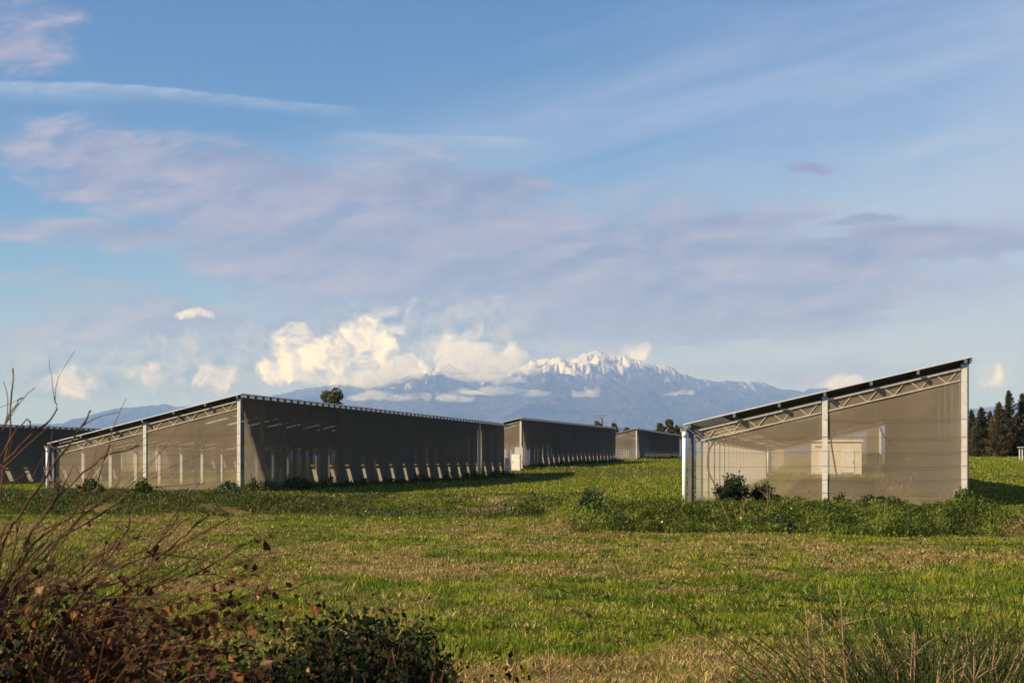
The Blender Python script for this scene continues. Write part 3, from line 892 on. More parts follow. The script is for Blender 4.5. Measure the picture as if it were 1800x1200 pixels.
def build_grass():
    x, y = scatter(11.5, 78, 520000, 1.45)
    s, t = st(x, y); tb, wd = bank_params(s)
    k = t < tb + 1; x, y = x[k], y[k]
    c, dry, sw = grass_colors(x, y)
    tuft = fbm(x * 1.6, y * 1.6, 3, 91)
    hg = (.035 + .10 * sm(.45, .75, tuft) + .035 * (1 - sw)) * RNG.uniform(.55, 1.4, len(x))
    hg = np.where(dry, hg * .85 + .03, hg)
    lean = np.where(dry, RNG.uniform(.5, .97, len(x)), RNG.uniform(.15, .93, len(x)))
    wid = (.0035 + .00022 * y) * RNG.uniform(.7, 1.4, len(x))
    # raked tufts of hay lying on the field
    m = 2600; hx, hy = scatter(12, 60, m, 1.3); kk = (straw(hx, hy) > .35) & (st(hx, hy)[1] < 55); hx, hy = hx[kk], hy[kk]; m = len(hx)
    r_ = 28; sz = RNG.uniform(.5, 1.5, m)
    ha = np.repeat(RNG.uniform(0, 6.28, m), r_); su, sv = RNG.normal(0, .13, m * r_) * np.repeat(sz, r_), RNG.normal(0, .05, m * r_) * np.repeat(sz, r_)
    x2 = np.repeat(hx, r_) + su * np.cos(ha) - sv * np.sin(ha); y2 = np.repeat(hy, r_) + su * np.sin(ha) + sv * np.cos(ha)
    c2 = tint(m * r_, [(.50, .37, .15), (.36, .235, .08), (.60, .47, .22), (.25, .15, .05)], .3) * np.repeat(RNG.uniform(.6, 1.1, m), r_)[:, None]
    x = np.concatenate((x, x2)); y = np.concatenate((y, y2)); c = np.concatenate((c, c2))
    hg = np.concatenate((hg, RNG.uniform(.08, .2, m * r_))); wid = np.concatenate((wid, (.003 + .0002 * y2) * RNG.uniform(.7, 1.3, m * r_)))
    lean = np.concatenate((lean, RNG.uniform(.75, .985, m * r_)))
    blades('mown_grass', x, y, hg, wid, c, lean, label='short mown meadow grass, patchy green and straw coloured')
    # farther meadow behind the bank and between the greenhouses
    x, y = scatter(44, 330, 330000, 1.75, .44)
    s, t = st(x, y); tb, wd = bank_params(s)
    k = (t > tb - .5) & (RNG.random(len(x)) > earth(x, y) * .9); x, y = x[k], y[k]
    s, t = st(x, y); tb, wd = bank_params(s)
    k = (RNG.random(len(x)) > .75 * sm(-17, -23, s) * sm(tb - .5, tb + .3, t) * sm(tb + wd + 2, tb + wd, t)); x, y = x[k], y[k]
    c, dry, sw = grass_colors(x, y, .12)
    hg = (.07 + .0007 * y) * (.5 + 1.1 * fbm(x * .7, y * .7, 3, 93)) * RNG.uniform(.6, 1.4, len(x))
    wid = (.004 + .00026 * y) * RNG.uniform(.7, 1.4, len(x))
    blades('meadow_grass', x, y, hg, wid, c, RNG.uniform(.1, .8, len(x)), label='longer green meadow grass between and in front of the greenhouses')
build_grass()

def field_weeds():
    x, y = scatter(12, 58, 1500, 1.3); cen, ax, cc = [], [], []
    k = (fbm(x * .35, y * .35, 3, 47) > .45) & (st(x, y)[1] < 55); x, y = x[k], y[k]; z = ground(x, y)
    for i in range(len(x)):
        r_ = random.uniform(.05, .14)
        for j in range(9):
            a = random.random() * 6.28; q = random.uniform(.3, 1)
            cen.append((x[i] + math.cos(a) * r_ * q, y[i] + math.sin(a) * r_ * q, z[i] + .03 + r_ * .45 * random.random())); ax.append((math.cos(a), math.sin(a), random.uniform(.1, .9)))
    n = len(cen)
    o = leaf_obj('field_weeds', quads(np.array(cen), RNG.uniform(.06, .14, n), .3, axis=np.array(ax)), tint(n, [(.035, .065, .008), (.06, .10, .012), (.09, .12, .02)], .3), M['leaf'])
    tag(o, 'low dark leafy rosettes dotted over the mown field', 'weeds', None, 'stuff')
field_weeds()

# ------------------------------------------------------------------ weeds on the bank
def build_weeds():
    # right bank: tall lush weeds; left bank: lower and patchy
    n = 170000
    s = RNG.uniform(-11, 7.0, n); t = 45.3 + RNG.random(n) ** 1.1 * 8.5
    cl = fbm(s * .9, t * .9, 4, 61)
    dens = sm(.28, .55, cl + .25) * sm(-8.6, -6.4, s + 3.0 * (cl - .5)) * (1 - .95 * sm(4.9, 5.9, s + (cl - .5) * 2)) * sm(45.2, 46.2, t + (cl - .5) * 1.8)
    k = RNG.random(n) < dens; s, t, cl = s[k], t[k], cl[k]
    top = .12 + .40 * sm(.3, .72, cl)
    top *= (1 - .5 * sm(49.5, 53, t)) * (1 - .35 * sm(-7, -11, s))
    hh = top * RNG.random(len(s)) ** .8 * (.6 + .8 * vnoise(s * 3.1, t * 3.1, 64))
    x, y = xy(s, t); z = ground(x, y) + hh
    cen = np.stack((x, y, z), -1)
    sp_ = fbm(s * 1.7, t * 1.7, 3, 63)[:, None]
    w_ = sm(.42, .68, sp_)
    cc = tint(len(s), GREENS, .45) * 1.25 * (1 - w_) + tint(len(s), [(.13, .20, .015), (.19, .24, .025), (.24, .23, .05)], .4) * w_
    ax = RNG.normal(size=(len(s), 3)) * .8 + np.array((0, 0, 1.0))
    o = leaf_obj('bank_weeds', quads(cen, RNG.uniform(.05, .17, len(s)), .27, axis=ax), cc, M['leaf'])
    tag(o, 'dense green weeds covering the bank before the right greenhouse', 'weeds', None, 'stuff')
    n = 230000
    s = RNG.uniform(-52, -11, n); t = 55.0 + RNG.random(n) * 19
    cl = fbm(s * .6, t * .8, 4, 67); tb, wd = bank_params(s)
    f = (t - tb) / 4.0
    dens = sm(.42, .62, cl + .26 * sm(-.1, .15, f) * (1 - sm(.8, 1.3, f)) - .06 * sm(1.3, 2, f) + .12 * sm(-30, -36, s)) * (1 - .5 * sm(-24, -18, s))
    dens = dens * (1 - .9 * earth(*xy(s, t)))
    k = RNG.random(n) < dens; s, t, cl = s[k], t[k], cl[k]
    hh = (.08 + .48 * sm(.42, .72, cl)) * RNG.random(len(s)) * (.6 + .8 * vnoise(s * 3, t * 3, 65)) * (1 - .75 * sm(.9, 1.6, (t - bank_params(s)[0]) / 4.0))
    x, y = xy(s, t); cen = np.stack((x, y, ground(x, y) + hh), -1)
    cc = tint(len(s), GREENS + [(.12, .11, .03)], .35)
    ax = RNG.normal(size=(len(s), 3)) * .8 + np.array((0, 0, 1.0))
    o = leaf_obj('bank_weeds', quads(cen, RNG.uniform(.06, .2, len(s)), .3, axis=ax), cc, M['leaf'])
    tag(o, 'low patchy weeds along the bank before the long left greenhouse', 'weeds', None, 'stuff')
    # weeds hugging the foot of the side walls
    n = 42000
    i = RNG.integers(0, 3, n)
    s = -33 + RNG.random(n) ** 1.5 * 1.6; t = np.where(i == 0, RNG.uniform(77, 148, n), np.where(i == 1, RNG.uniform(155, 228, n), RNG.uniform(255, 331, n)))
    cl = fbm(t * .8, s * .4, 4, 71)
    k = RNG.random(n) < sm(.35, .6, cl); s, t, cl = s[k], t[k], cl[k]
    x, y = xy(s, t); cen = np.stack((x, y, ground(x, y) + (.12 + .7 * sm(.45, .85, cl)) * RNG.random(len(s))), -1)
    o = leaf_obj('wall_foot_weeds', quads(cen, RNG.uniform(.12, .3, len(s)), .4), tint(len(s), GREENS, .3), M['leaf'])
    tag(o, 'weeds growing along the foot of the shaded greenhouse walls', 'weeds', None, 'stuff')
    # yellow flower heads
    n = 420
    s = RNG.uniform(-50, 8, n); t = RNG.uniform(40, 62, n)
    cl = fbm(s * .5, t * .6, 3, 83); k = cl > .56; s, t = s[k], t[k]
    x, y = xy(s, t); cen = np.stack((x, y, ground(x, y) + RNG.uniform(.1, .45, len(s))), -1)
    o = leaf_obj('wild_flowers', quads(cen, RNG.uniform(.05, .09, len(s)), .9), tint(len(s), [(.75, .52, .02), (.8, .6, .05)], .1), M['leaf'])
    tag(o, 'scattered small yellow wild flowers in the bank weeds', 'flowers', None, 'stuff')
build_weeds()

# ------------------------------------------------------------------ single plants by the nets
def shrub(px, base_py, depth, wpx, hpx, label, greens, n=2600, leaf=.13, name='shrub', group=None, mat='leaf', asp=.38):
    p = P(px, base_py, depth); z0 = float(ground(p.x, p.y)); w_ = wpx / F * depth; h = hpx / F * depth
    r = empty(name, (p.x, p.y, z0)); tag(r, label, 'plant', group)
    b = MB(); cen = []; ax = []
    for i in range(26):
        a = random.random() * 6.28; k = random.random()
        tip = Vector((math.cos(a) * w_ * .5 * k ** .6, math.sin(a) * w_ * .4 * k ** .6, h * (1.05 - .55 * k) * random.uniform(.5, 1.25)))
        b.tube([(0, 0, -.05), tip * .5 + Vector((0, 0, h * .15)), tip], [.014, .01, .004], 5)
        for j in range(n // 26):
            u = .25 + .75 * random.random() ** .6
            q = tip * u + Vector((0, 0, h * .3 * u * (1 - u)))
            g = (.05 + .05 * random.random()) * h + .02
            cen.append((q.x + random.gauss(0, g), q.y + random.gauss(0, g), max(.02, q.z + random.gauss(0, g)))); ax.append((tip.x + random.gauss(0, .4), tip.y + random.gauss(0, .4), tip.z * .7 + random.gauss(0, .3)))
    b.build('stems', M['bark'], r)
    cen = np.array(cen); leaf_obj('leaves', quads(cen, RNG.uniform(.6, 1.3, len(cen)) * leaf, asp, axis=np.array(ax)), tint(len(cen), greens, .35), M[mat], r)

DARK = [(.026, .045, .014), (.04, .06, .018), (.018, .032, .012)]
GREY = [(.09, .12, .085), (.13, .16, .12), (.06, .085, .05)]
shrub(1288, 880, 51.5, 66, 50, 'large dark green shrub against the net near the right greenhouse downpipe', DARK, 3600, .14)
shrub(1341, 880, 51.8, 40, 40, 'dark green shrub by the torn net, right of the largest shrub', DARK, 2400, .13)
shrub(1366, 880, 51.6, 28, 22, 'small dark shrub right of the torn net', DARK, 1200, .12)
shrub(1043, 925, 48.0, 52, 34, 'broad grey green thistle on the near corner of the bank', [(.05, .08, .035), (.075, .105, .05), (.035, .06, .025)], 1100, .17, 'thistle')
shrub(1376, 932, 45.4, 36, 28, 'grey green leafy clump at the foot of the right bank', [(.05, .075, .035), (.08, .105, .055)], 1300, .12)
shrub(1693, 882, 49.5, 42, 30, 'leafy plant at the foot of the right corner post', GREENS, 1200, .15)
shrub(1478, 880, 50.5, 40, 22, 'low leafy plant just right of the middle post', DARK, 1000, .14)
shrub(1540, 882, 50.4, 60, 26, 'spreading leafy plant under the middle of the right hand net', DARK, 1400, .14)
shrub(158, 880, 72, 54, 24, 'leafy green plant under the left part of the long greenhouse net', GREENS, 1200, .2)
shrub(250, 876, 72, 36, 20, 'thistle like plant at the foot of the left greenhouse middle post', GREENS, 900, .22, 'thistle')
shrub(400, 872, 73, 60, 18, 'grey green low thistle left of the lit corner post', GREY, 900, .22, 'thistle')
shrub(445, 868, 74, 12, 28, 'slim upright weed right of the lit corner post', GREENS, 420, .14)
shrub(105, 878, 71, 50, 34, 'dry brown shrub round the left greenhouse downpipe', [(.22, .13, .06), (.15, .09, .045)], 600, .10, 'dry_shrub', mat='dry')
shrub(929, 888, 59, 60, 22, 'dark rounded weed clump on the gentle slope between the greenhouses', GREENS, 1800, .14)

def stalks(px, base_py, depth, hpx, label, n=4, spread=.3, group='dead stalks before the right greenhouse', thick=.012):
    p = P(px, base_py, depth); z0 = float(ground(p.x, p.y)); h = hpx / F * depth
    r = empty('withered_weed', (p.x, p.y, z0)); tag(r, label, 'dead plant', group)
    b = MB()
    for i in range(n):
        x0 = random.gauss(0, spread * .3); a = random.gauss(0, .22)
        pts = [Vector((x0 + a * h * u + random.gauss(0, .015), random.gauss(0, .03), h * u * random.uniform(.95, 1.02) - .05 * (u == 0))) for u in (0, .25, .5, .75, 1)]
        b.tube(pts, [thick, thick * .9, thick * .8, thick * .6, thick * .4], 5)
        for j in range(7):
            q = pts[2].lerp(pts[4], random.random()); d = Vector((random.gauss(0, .14), random.gauss(0, .1), random.uniform(.02, .22))) * h * .7
            b.tube([q, q + d * .6, q + d], [thick * .5, thick * .4, thick * .25], 4)
    b.build('stems', M['stalk'], r)
stalks(1425, 905, 47.2, 68, 'branched dead stalk left of the middle post', 2)
stalks(1487, 885, 49.5, 42, 'short dead stalk just right of the middle post', 2)
stalks(1519, 885, 49.6, 40, 'dead stalk beside the dark spreading plant', 1)
stalks(1577, 888, 49.5, 68, 'thick bundle of dead stalks leaning against the net', 6, .6)
stalks(1352, 905, 46.8, 82, 'tall dead stalk before the torn net', 2)
stalks(1306, 905, 46.5, 56, 'dead stalks in front of the largest shrub', 4, .6)
stalks(1555, 915, 46, 40, 'thin pale stalk half way down the right bank', 1)
stalks(1660, 895, 47.5, 44, 'thin pale stalks near the right corner post', 2, .8)
stalks(1048, 895, 52, 36, 'reddish dry weed on the slope left of the right greenhouse', 5, .3)

# ------------------------------------------------------------------ foreground
def smooth_path(pts, k=5):
    pts = [Vector(p) for p in pts]; out = []
    for i in range(len(pts) - 1):
        p0 = pts[max(i - 1, 0)]; p1 = pts[i]; p2 = pts[i + 1]; p3 = pts[min(i + 2, len(pts) - 1)]
        for j in range(k):
            u = j / k
            out.append(.5 * ((2 * p1) + (p2 - p0) * u + (2 * p0 - 5 * p1 + 4 * p2 - p3) * u * u + (3 * p1 - p0 - 3 * p2 + p3) * u ** 3))
    out.append(pts[-1]); return out

def dry_leaves(pts, n, size, spread):
    """Curled brown leaves: strips of three quads each."""
    cen = np.array(pts)[RNG.integers(0, len(pts), n)] + RNG.normal(0, spread, (n, 3))
    ax = RNG.normal(size=(n, 3)); ax[:, 2] -= .5; ax /= np.linalg.norm(ax, axis=1, keepdims=True)
    o = RNG.normal(size=(n, 3)); sd = np.cross(ax, o); sd /= np.linalg.norm(sd, axis=1, keepdims=True); up = np.cross(sd, ax)
    sz = RNG.uniform(.6, 1.4, n)[:, None] * size
    prof = [(-.5, .06, 0), (-.2, .30, .10), (.15, .34, .16), (.42, .16, .06), (.55, .02, -.08)]
    rows = []
    for (a, wv, c) in prof:
        mid = cen + ax * sz * a
        rows += [mid - sd * sz * wv + up * sz * (c + .16), mid + up * sz * (c - .03), mid + sd * sz * wv + up * sz * (c + .14)]
    co = np.stack(rows, 1).reshape(-1, 3)
    fs = []
    for i in range(4):
        for j in range(2):
            a = i * 3 + j; fs.append((a, a + 1, a + 4, a + 3))
    fs = np.array(fs)
    loops = (np.arange(n)[:, None, None] * 15 + fs[None]).reshape(-1)
    return co, loops, np.full(n * 8, 4)

def dead_bush():
    r = empty('dead_bush', (-2.6, 4.6, float(ground(-2.6, 4.6))))
    tag(r, 'bare brown bush with curled dead leaves filling the lower left foreground', 'bush')
    off = -Vector(r.location)
    b = MB(); tips = []
    def stem(pxs, d0, d1, r0, r1, sub=6, slen=.28):
        k = len(pxs)
        pts = smooth_path([P(x, y, d0 + (d1 - d0) * i / (k - 1)) + Vector((random.gauss(0, .004), random.gauss(0, .02), random.gauss(0, .004))) for i, (x, y) in enumerate(pxs)])
        m = len(pts)
        # small kinks at the buds
        pts = [p + Vector((random.gauss(0, .004), random.gauss(0, .004), random.gauss(0, .004))) for p in pts]
        rad = [r0 + (r1 - r0) * i / (m - 1) for i in range(m)]
        rad = [q * (.92 if i % 4 == 2 else .68) for i, q in enumerate(rad)]; rad[-1] *= 1.5
        b.tube([p + off for p in pts], rad, 6)
        for _ in range(sub):
            i = random.randint(m // 4, m - 2); p = pts[i]; d = (pts[i + 1] - p).normalized()
            side = Vector((random.gauss(.3, .7), random.gauss(0, .6), random.gauss(.35, .6)))
            q = [p]
            for j in range(4):
                d = (d + side * .22 + Vector((random.gauss(0, .12), random.gauss(0, .12), random.gauss(0, .12)))).normalized()
                q.append(q[-1] + d * slen * random.uniform(.15, .4))
            rr = rad[i] * .65
            b.tube([v + off for v in q], [rr, rr * .85, rr * .7, rr * .6, rr * .5], 5)
            tips.extend(q[1:])
        tips.extend(pts[m // 2:])
    # main stems followed from the picture, rooted below the frame
    S = [([(-260, 1900), (-120, 1300), (-30, 980), (10, 800), (18, 645)], 4.6, 4.9, 0.0081, 0.0030),
         ([(-250, 1900), (-150, 1200), (-60, 900), (20, 730), (45, 705)], 4.5, 4.9, 0.0068, 0.0023),
         ([(-240, 1900), (-110, 1150), (-30, 880), (30, 780), (90, 730), (102, 708)], 4.4, 4.8, 0.0074, 0.0030),
         ([(-240, 1900), (-80, 1250), (10, 960), (70, 850), (130, 760), (165, 722)], 4.6, 5.0, 0.0081, 0.0037),
         ([(-200, 1900), (-40, 1180), (50, 960), (110, 870), (180, 805), (240, 785)], 4.8, 5.2, 0.0074, 0.0030),
         ([(-200, 1900), (-60, 1220), (40, 1010), (130, 930), (200, 885), (232, 855)], 4.5, 4.9, 0.0074, 0.0030),
         ([(-220, 1900), (-120, 1300), (-10, 1090), (90, 960), (150, 900), (182, 800), (190, 770)], 4.5, 4.7, 0.0068, 0.0023),
         ([(-180, 1900), (0, 1280), (110, 1090), (170, 1000), (215, 930), (228, 898)], 4.7, 4.9, 0.0074, 0.0030),
         ([(-160, 1900), (40, 1290), (160, 1080), (260, 990), (330, 940), (366, 905)], 4.6, 4.9, 0.0074, 0.0034),
         ([(-150, 1900), (40, 1250), (140, 1050), (240, 985), (300, 972), (400, 993), (450, 985)], 4.7, 5.0, 0.0068, 0.0015),
         ([(-150, 1900), (60, 1280), (180, 1110), (270, 1035), (345, 1010), (420, 1018)], 4.8, 5.1, 0.0062, 0.0015),
         ([(-120, 1900), (80, 1300), (200, 1150), (330, 1090), (450, 1040), (550, 1020)], 5.0, 5.4, 0.0068, 0.0015),
         ([(-120, 1900), (80, 1330), (220, 1200), (300, 1110), (400, 1060), (500, 1040), (545, 1025)], 4.9, 5.4, 0.0068, 0.0015),
         ([(-80, 1900), (100, 1350), (250, 1240), (360, 1160), (480, 1090), (520, 1080)], 5.0, 5.3, 0.0062, 0.0015),
         ([(-260, 1900), (-140, 1200), (-40, 1120), (60, 1160), (110, 1175), (200, 1130)], 4.2, 4.4, 0.0056, 0.0023),
         ([(-300, 1900), (-180, 1180), (-90, 960), (-20, 850), (40, 740), (52, 760)], 4.3, 4.6, 0.0068, 0.0023),
         ([(-250, 1900), (-60, 1150), (20, 1000), (80, 940), (175, 880), (210, 860)], 4.4, 4.7, 0.0062, 0.0023),
         ([(-190, 1900), (-10, 1190), (60, 1060), (150, 1040), (190, 1030), (250, 1000), (290, 1000)], 4.5, 4.8, 0.0062, 0.0015),
         ([(-150, 1900), (60, 1290), (190, 1150), (240, 1050), (260, 980), (330, 910)], 4.9, 5.1, 0.0062, 0.0023)]
    for i, (pxs, d0, d1, r0, r1) in enumerate(S): stem(pxs, d0, d1, r0, r1, 3 if i < 8 else 6, .16 if i < 8 else .28)
    for i in range(22):
        x0 = random.uniform(-260, 60); x1 = random.uniform(150, 470); y1 = random.uniform(930, 1150) + max(0, (x1 - 330)) * .35
        d = random.uniform(4.5, 5.6); mx, my = (x0 + x1) * .5 + random.gauss(0, 30), (1400 + y1) * .47
        stem([(x0, 1850), ((x0 + mx) / 2 - 20, (1850 + my) / 2), (mx, my), ((mx + x1) / 2, (my + y1) / 2 - random.uniform(0, 30)), (x1, y1)], d, d + random.uniform(-.1, .5), .0065, .0026, 8, .3)
    # the tangle behind and below
    for i in range(85):
        x0 = random.uniform(-420, 60); x1 = x0 + random.uniform(60, 420); y1 = 1230 - random.random() ** 1.3 * (330 if x1 < 170 else 170)
        x1 = min(x1, 430)
        mid = (x0 * .5 + x1 * .5 + random.gauss(0, 30), (1500 + y1) * .47 + random.gauss(0, 30))
        d = random.uniform(3.9, 5.6)
        stem([(x0, 1850), mid, ((mid[0] + x1) / 2 + random.gauss(0, 20), (mid[1] + y1) / 2 + random.gauss(0, 25)), (x1, y1)], d, d + random.uniform(-.3, .4), random.uniform(.0035, .0065), .0024, 6, .3)
    for i in range(110):  # stems mostly out of view, thickened to shade the bush
        x0 = random.uniform(-1300, -150); y1 = random.uniform(820, 1250); x1 = x0 + random.uniform(-100, 320)
        if x1 > -10: y1 = max(y1, 1050)
        d = random.uniform(3.0, 5.4)
        stem([(x0, 1900), ((x0 + x1) / 2, (1900 + y1) / 2), (x1, y1)], d, d, .007, .002, 5, .35)
    # unseen leafy heap added left of the view to shade the foreground
    shade_heap = []
    for i in range(90):
        a0 = Vector((random.uniform(-7.5, -3.6), random.uniform(1.2, 4.2), -.6)); hh = random.uniform(2.2, 3.7) * (1 - .06 * abs(a0.x + 5.5))
        a1 = a0 + Vector((random.gauss(0, .4), random.gauss(0, .4), hh))
        path = smooth_path([a0, a0.lerp(a1, .5) + Vector((random.gauss(0, .15), random.gauss(0, .15), 0)), a1], 6)
        b.tube([q + off for q in path], [.014 - .010 * j / (len(path) - 1) for j in range(len(path))], 5)
        shade_heap += [tuple(q + off) for q in path[2:]]
    b.build('branches', M['twig'], r, True)
    hp = np.array(shade_heap)[RNG.integers(0, len(shade_heap), 13000)] + RNG.normal(0, .2, (13000, 3))
    pts = np.array([tuple(t + off) for t in tips])
    # fewer leaves high up, many low down
    zz = pts[:, 2] + r.location.z
    wgt = np.clip((EYE - .20 - zz) / .55, .02, 1) ** 1.6
    sel = pts[RNG.random(len(pts)) < wgt]
    NL = 5600
    co, lo, si = dry_leaves(sel, NL, .029, .02)
    cc = np.repeat(tint(NL, [(.15, .055, .020), (.22, .095, .035), (.085, .032, .014), (.38, .21, .10), (.045, .020, .010)], .3, [.27, .15, .24, .08, .26]), 15, axis=0)
    np_mesh('leaves', co, lo, si, M['dry'], cc, r)
    leaf_obj('leaves', quads(hp, RNG.uniform(.12, .24, len(hp)), .7), tint(len(hp), [(.12, .055, .025), (.07, .04, .02)], .3), M['dry'], r)  # leaves of the added heap, out of view, blocking the sun
dead_bush()

def bramble(name, label, spots, n, size, greens, wts=None, dry=.08):
    x0, y0, d0 = spots[0][:3]
    p = P(x0, y0, d0); r = empty(name, (p.x, p.y, float(ground(p.x, p.y)))); tag(r, label, 'bush')
    off = -Vector(r.location); b = MB(); cen = []
    for (px, py, d, spread, hpx, k) in spots:
        for i in range(k):
            tip = P(px + random.gauss(0, spread), py - hpx * random.random() ** 1.5 + random.gauss(0, 8), d + random.gauss(0, .35))
            root = Vector((tip.x + random.gauss(0, .15), tip.y + random.gauss(0, .15), float(ground(tip.x, tip.y)) - .03))
            mid = root.lerp(tip, .6) + Vector((random.gauss(0, .08), random.gauss(0, .08), .06))
            path = smooth_path([root, mid, tip], 4)
            b.tube([q + off for q in path], [.008 - .0055 * j / (len(path) - 1) for j in range(len(path))], 5)
            for j in range(n):
                q = path[min(len(path) - 1, int(len(path) * (.35 + .65 * random.random())))] + Vector((random.gauss(0, .05), random.gauss(0, .06), random.gauss(0, .05)))
                cen.append(tuple(q + off))
    b.build('stems', M['twig'], r)
    cen = np.array(cen); m = len(cen)
    leaf_obj('leaves', quads(cen, RNG.uniform(.6, 1.35, m) * size, .62, nrm=np.array((-.3, -.3, 1.0)), jit=.8), tint(m, greens, .4), M['needle'], r)

BR = [(.016, .026, .006), (.026, .040, .009), (.010, .015, .005), (.038, .024, .010)]
bramble('bramble', 'dark leafy bramble heap at the bottom edge left of centre', [(660, 1130, 6.6, 55, 30, 60), (610, 1190, 6.3, 110, 40, 90), (500, 1215, 6.0, 90, 50, 70), (740, 1190, 6.6, 40, 20, 40), (560, 1130, 6.8, 40, 40, 24)], 60, .036, BR)
bramble('bramble', 'low dark undergrowth beneath the bare bush in the lower left corner', [(60, 1230, 5.2, 120, 60, 70), (250, 1240, 5.4, 110, 50, 70), (-150, 1180, 4.6, 120, 80, 60), (400, 1235, 5.8, 70, 40, 50)], 46, .034, BR)

def broom():
    p = P(1640, 1290, 9.5); r = empty('broom_bush', (p.x, p.y, float(ground(p.x, p.y))))
    tag(r, 'wispy green broom bush of thin upright stems in the lower right corner', 'bush')
    off = -Vector(r.location); g = MB(); dn = MB()
    for i in range(1300):
        cx = 1655 + random.gauss(0, 75) if i < 900 else random.uniform(1470, 1900)
        d = random.uniform(8.6, 10.4)
        base = P(cx, 1300, d); base.z = float(ground(base.x, base.y))
        fan = (cx - 1655) / 200 + random.gauss(0, .55)
        L_ = (.55 + .5 * random.random() ** 1.4 if i < 1230 else random.uniform(1.0, 1.25)) * (1.25 if random.random() < .12 else .85)
        pts = [base]; dr = Vector((fan * .35, random.gauss(0, .25), 1)).normalized()
        for j in range(6):
            dr = (dr + Vector((fan * .09 + random.gauss(0, .05), random.gauss(0, .05), -.02 * j))).normalized(); pts.append(pts[-1] + dr * L_ * .24)
        t_ = dn if random.random() < .06 else g
        t_.tube([q + off for q in pts], [.0062, .0056, .005, .0044, .0038, .003, .002], 4)
        for k in range(7):
            j = random.randint(2, 5); q = pts[j]; dd = (pts[j + 1] - q).normalized()
            dd = (dd + Vector((random.gauss(0, .4), random.gauss(0, .4), random.gauss(.1, .2)))).normalized()
            e = q + dd * random.uniform(.08, .3)
            t_.tube([q + off, q.lerp(e, .5) + off + Vector((0, 0, .01)), e + off], [.0034, .0026, .0016], 3)
    g.build('green_stems', BROOM, r); dn.build('dead_stems', M['stalk'], r)
BROOM = m_flat('broom_stem', (.036, .050, .009), .7, 0, .4, 6)
broom()
def reed(px, top, d, label, kx=0):
    base = P(px, 1300, d); base.z = float(ground(base.x, base.y))
    r = empty('dead_weed', tuple(base)); tag(r, label, 'dead plant', 'dry stems standing in the right foreground')
    off = -base; b = MB(); tip = P(px + kx, top, d)
    pts = smooth_path([base, base.lerp(tip, .35) + Vector((random.gauss(0, .02), 0, 0)), base.lerp(tip, .7) + Vector((random.gauss(0, .02), 0, 0)), tip], 4)
    m = len(pts); b.tube([q + off for q in pts], [.012 - .009 * i / (m - 1) for i in range(m)], 6)
    for k in range(6):
        q = pts[random.randint(m // 2, m - 2)]; e = q + Vector((random.gauss(0, .1), random.gauss(0, .06), random.uniform(.03, .16)))
        b.tube([q + off, q.lerp(e, .5) + off + Vector((0, 0, .01)), e + off], [.004, .003, .0015], 4)
    b.build('stem', M['stalk'], r)
reed(1424, 1066, 9.6, 'leftmost of the dry stems at lower right, thin and greyish', -8)
reed(1457, 1028, 9.4, 'tallest tan dry stem at lower right', -18)
reed(1500, 1045, 9.2, 'pale orange dry stem with a side twig, left of the broom', -22)
reed(1592, 1110, 9.0, 'short tan dry stem in front of the broom', 14)
reed(1606, 1105, 9.3, 'thin orange dry stem inside the broom', 2)
reed(1668, 1140, 8.8, 'short dry stem leaning right within the broom', 8)
reed(966, 1105, 9.0, 'single thin brown stem standing alone at the bottom centre', -4)

# ------------------------------------------------------------------ clouds hanging before the mountain
def m_cloud():
    m, t, p, o = new_mat('cloud_vapour'); t.nodes.remove(p)
    v = t.nodes.new('ShaderNodeVolumeScatter'); v.inputs['Color'].default_value = (1, .99, .98, 1)
    v.inputs['Density'].default_value = .0034; v.inputs['Anisotropy'].default_value = .0
    t.links.new(v.outputs[0], o.inputs['Volume'])
    return m

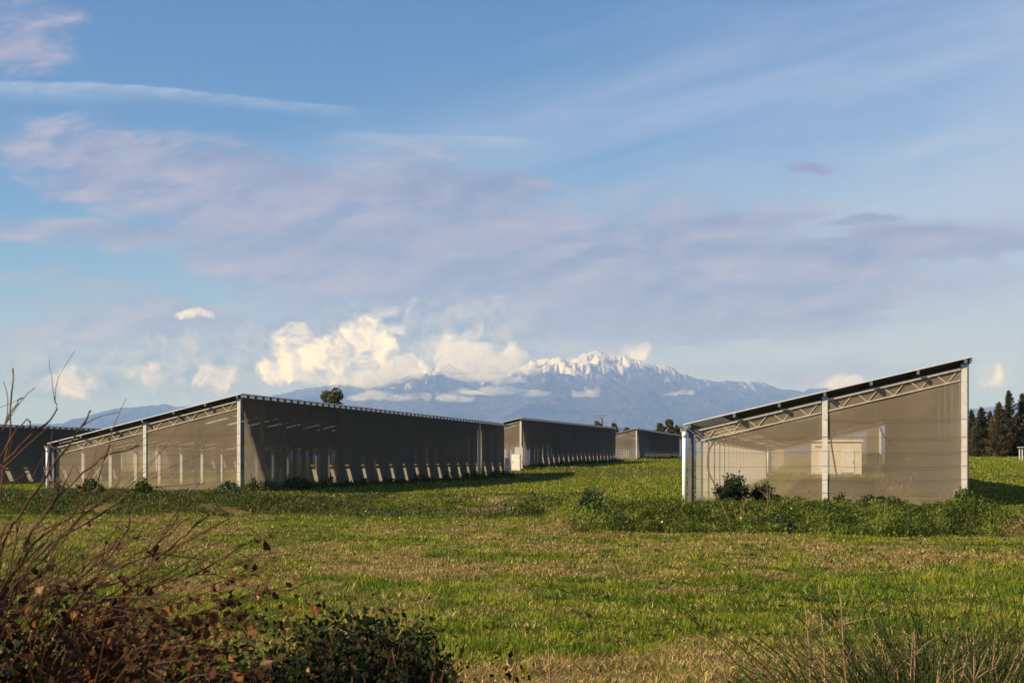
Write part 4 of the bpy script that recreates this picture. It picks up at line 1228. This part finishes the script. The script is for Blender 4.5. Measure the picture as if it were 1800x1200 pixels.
def puffs():
    mat = m_cloud()
    for label, parts in [
        ('heaped white cloud resting on the left shoulder of the snowy mountain', [(805, 622, 30, 26), (842, 634, 42, 27), (872, 645, 34, 20), (902, 636, 26, 26), (830, 655, 50, 14), (918, 652, 26, 12), (790, 645, 26, 14), (858, 662, 46, 12), (895, 668, 40, 10)]),
        ('flat grey white cloud strip low across the mountain foot', [(700, 700, 40, 8), (740, 696, 26, 9), (790, 700, 30, 11), (815, 702, 24, 8), (850, 690, 50, 9), (905, 688, 46, 9), (940, 694, 30, 7), (660, 694, 40, 10), (630, 700, 30, 8)]),
        ('small round cloud puff under the main peak', [(1022, 693, 16, 9), (1036, 691, 18, 11), (1046, 695, 10, 6)]),
        ('thin cloud wisp on the right flank of the mountain', [(1200, 690, 20, 6), (1180, 693, 14, 4)]),
        ('glowing cloud piled against the lower left end of the range', [(690, 655, 30, 22), (715, 640, 22, 20), (650, 668, 34, 16), (735, 660, 20, 12), (610, 672, 30, 10), (560, 672, 30, 10)])]:
        vs, fs = [], []
        dpt = 24500.0
        lumps = []
        for (px, py, rx, ry) in parts:
            if ry > 12: lumps.append((px, py, rx, ry)); continue
            lumps.append((px, py, rx * .8, ry * .55))
            for k in range(5):
                lumps.append((px + random.uniform(-.85, .85) * rx, py - random.uniform(-.2, .6) * ry, rx * random.uniform(.18, .42), ry * random.uniform(.35, .85)))
        parts = lumps
        for (px, py, rx, ry) in parts:
            bm = bmesh.new(); bmesh.ops.create_icosphere(bm, subdivisions=4, radius=1)
            c = P(px, py, dpt + random.uniform(-300, 300)); k = dpt / F; sd = random.random() * 90
            base = len(vs)
            for v in bm.verts:
                d = v.co.normalized()
                n = fbm(np.array([d.x * 2.1 + sd + d.y]), np.array([d.z * 2.1 - d.y * .8]), 4, 7, .6)[0]
                r = .62 + .85 * n
                vs.append((c.x + d.x * rx * k * r, c.y + d.y * (rx + ry) * .5 * k * r, c.z + d.z * ry * k * r))
            fs += [tuple(base + v.index for v in f.verts) for f in bm.faces]
            bm.free()
        o = mk('cloud', vs, fs, mat, None, True)
        tag(o, label, 'cloud', None, 'stuff')
puffs()

# ------------------------------------------------------------------ air
def haze():
    b = MB(); b.box(-30000, 30000, -300, 40000, -2.2, 2900)
    o = b.build('haze', None)
    m, t, p, out = new_mat('haze_air'); t.nodes.remove(p)
    v = t.nodes.new('ShaderNodeVolumePrincipled')
    v.inputs['Color'].default_value = (.25, .44, 1.0, 1); v.inputs['Density'].default_value = .000050
    v.inputs['Absorption Color'].default_value = (1, 1, 1, 1)
    v.inputs['Anisotropy'].default_value = 0.0
    t.links.new(v.outputs[0], out.inputs['Volume'])
    o.data.materials.append(m)
    tag(o, kind='stuff')
haze()
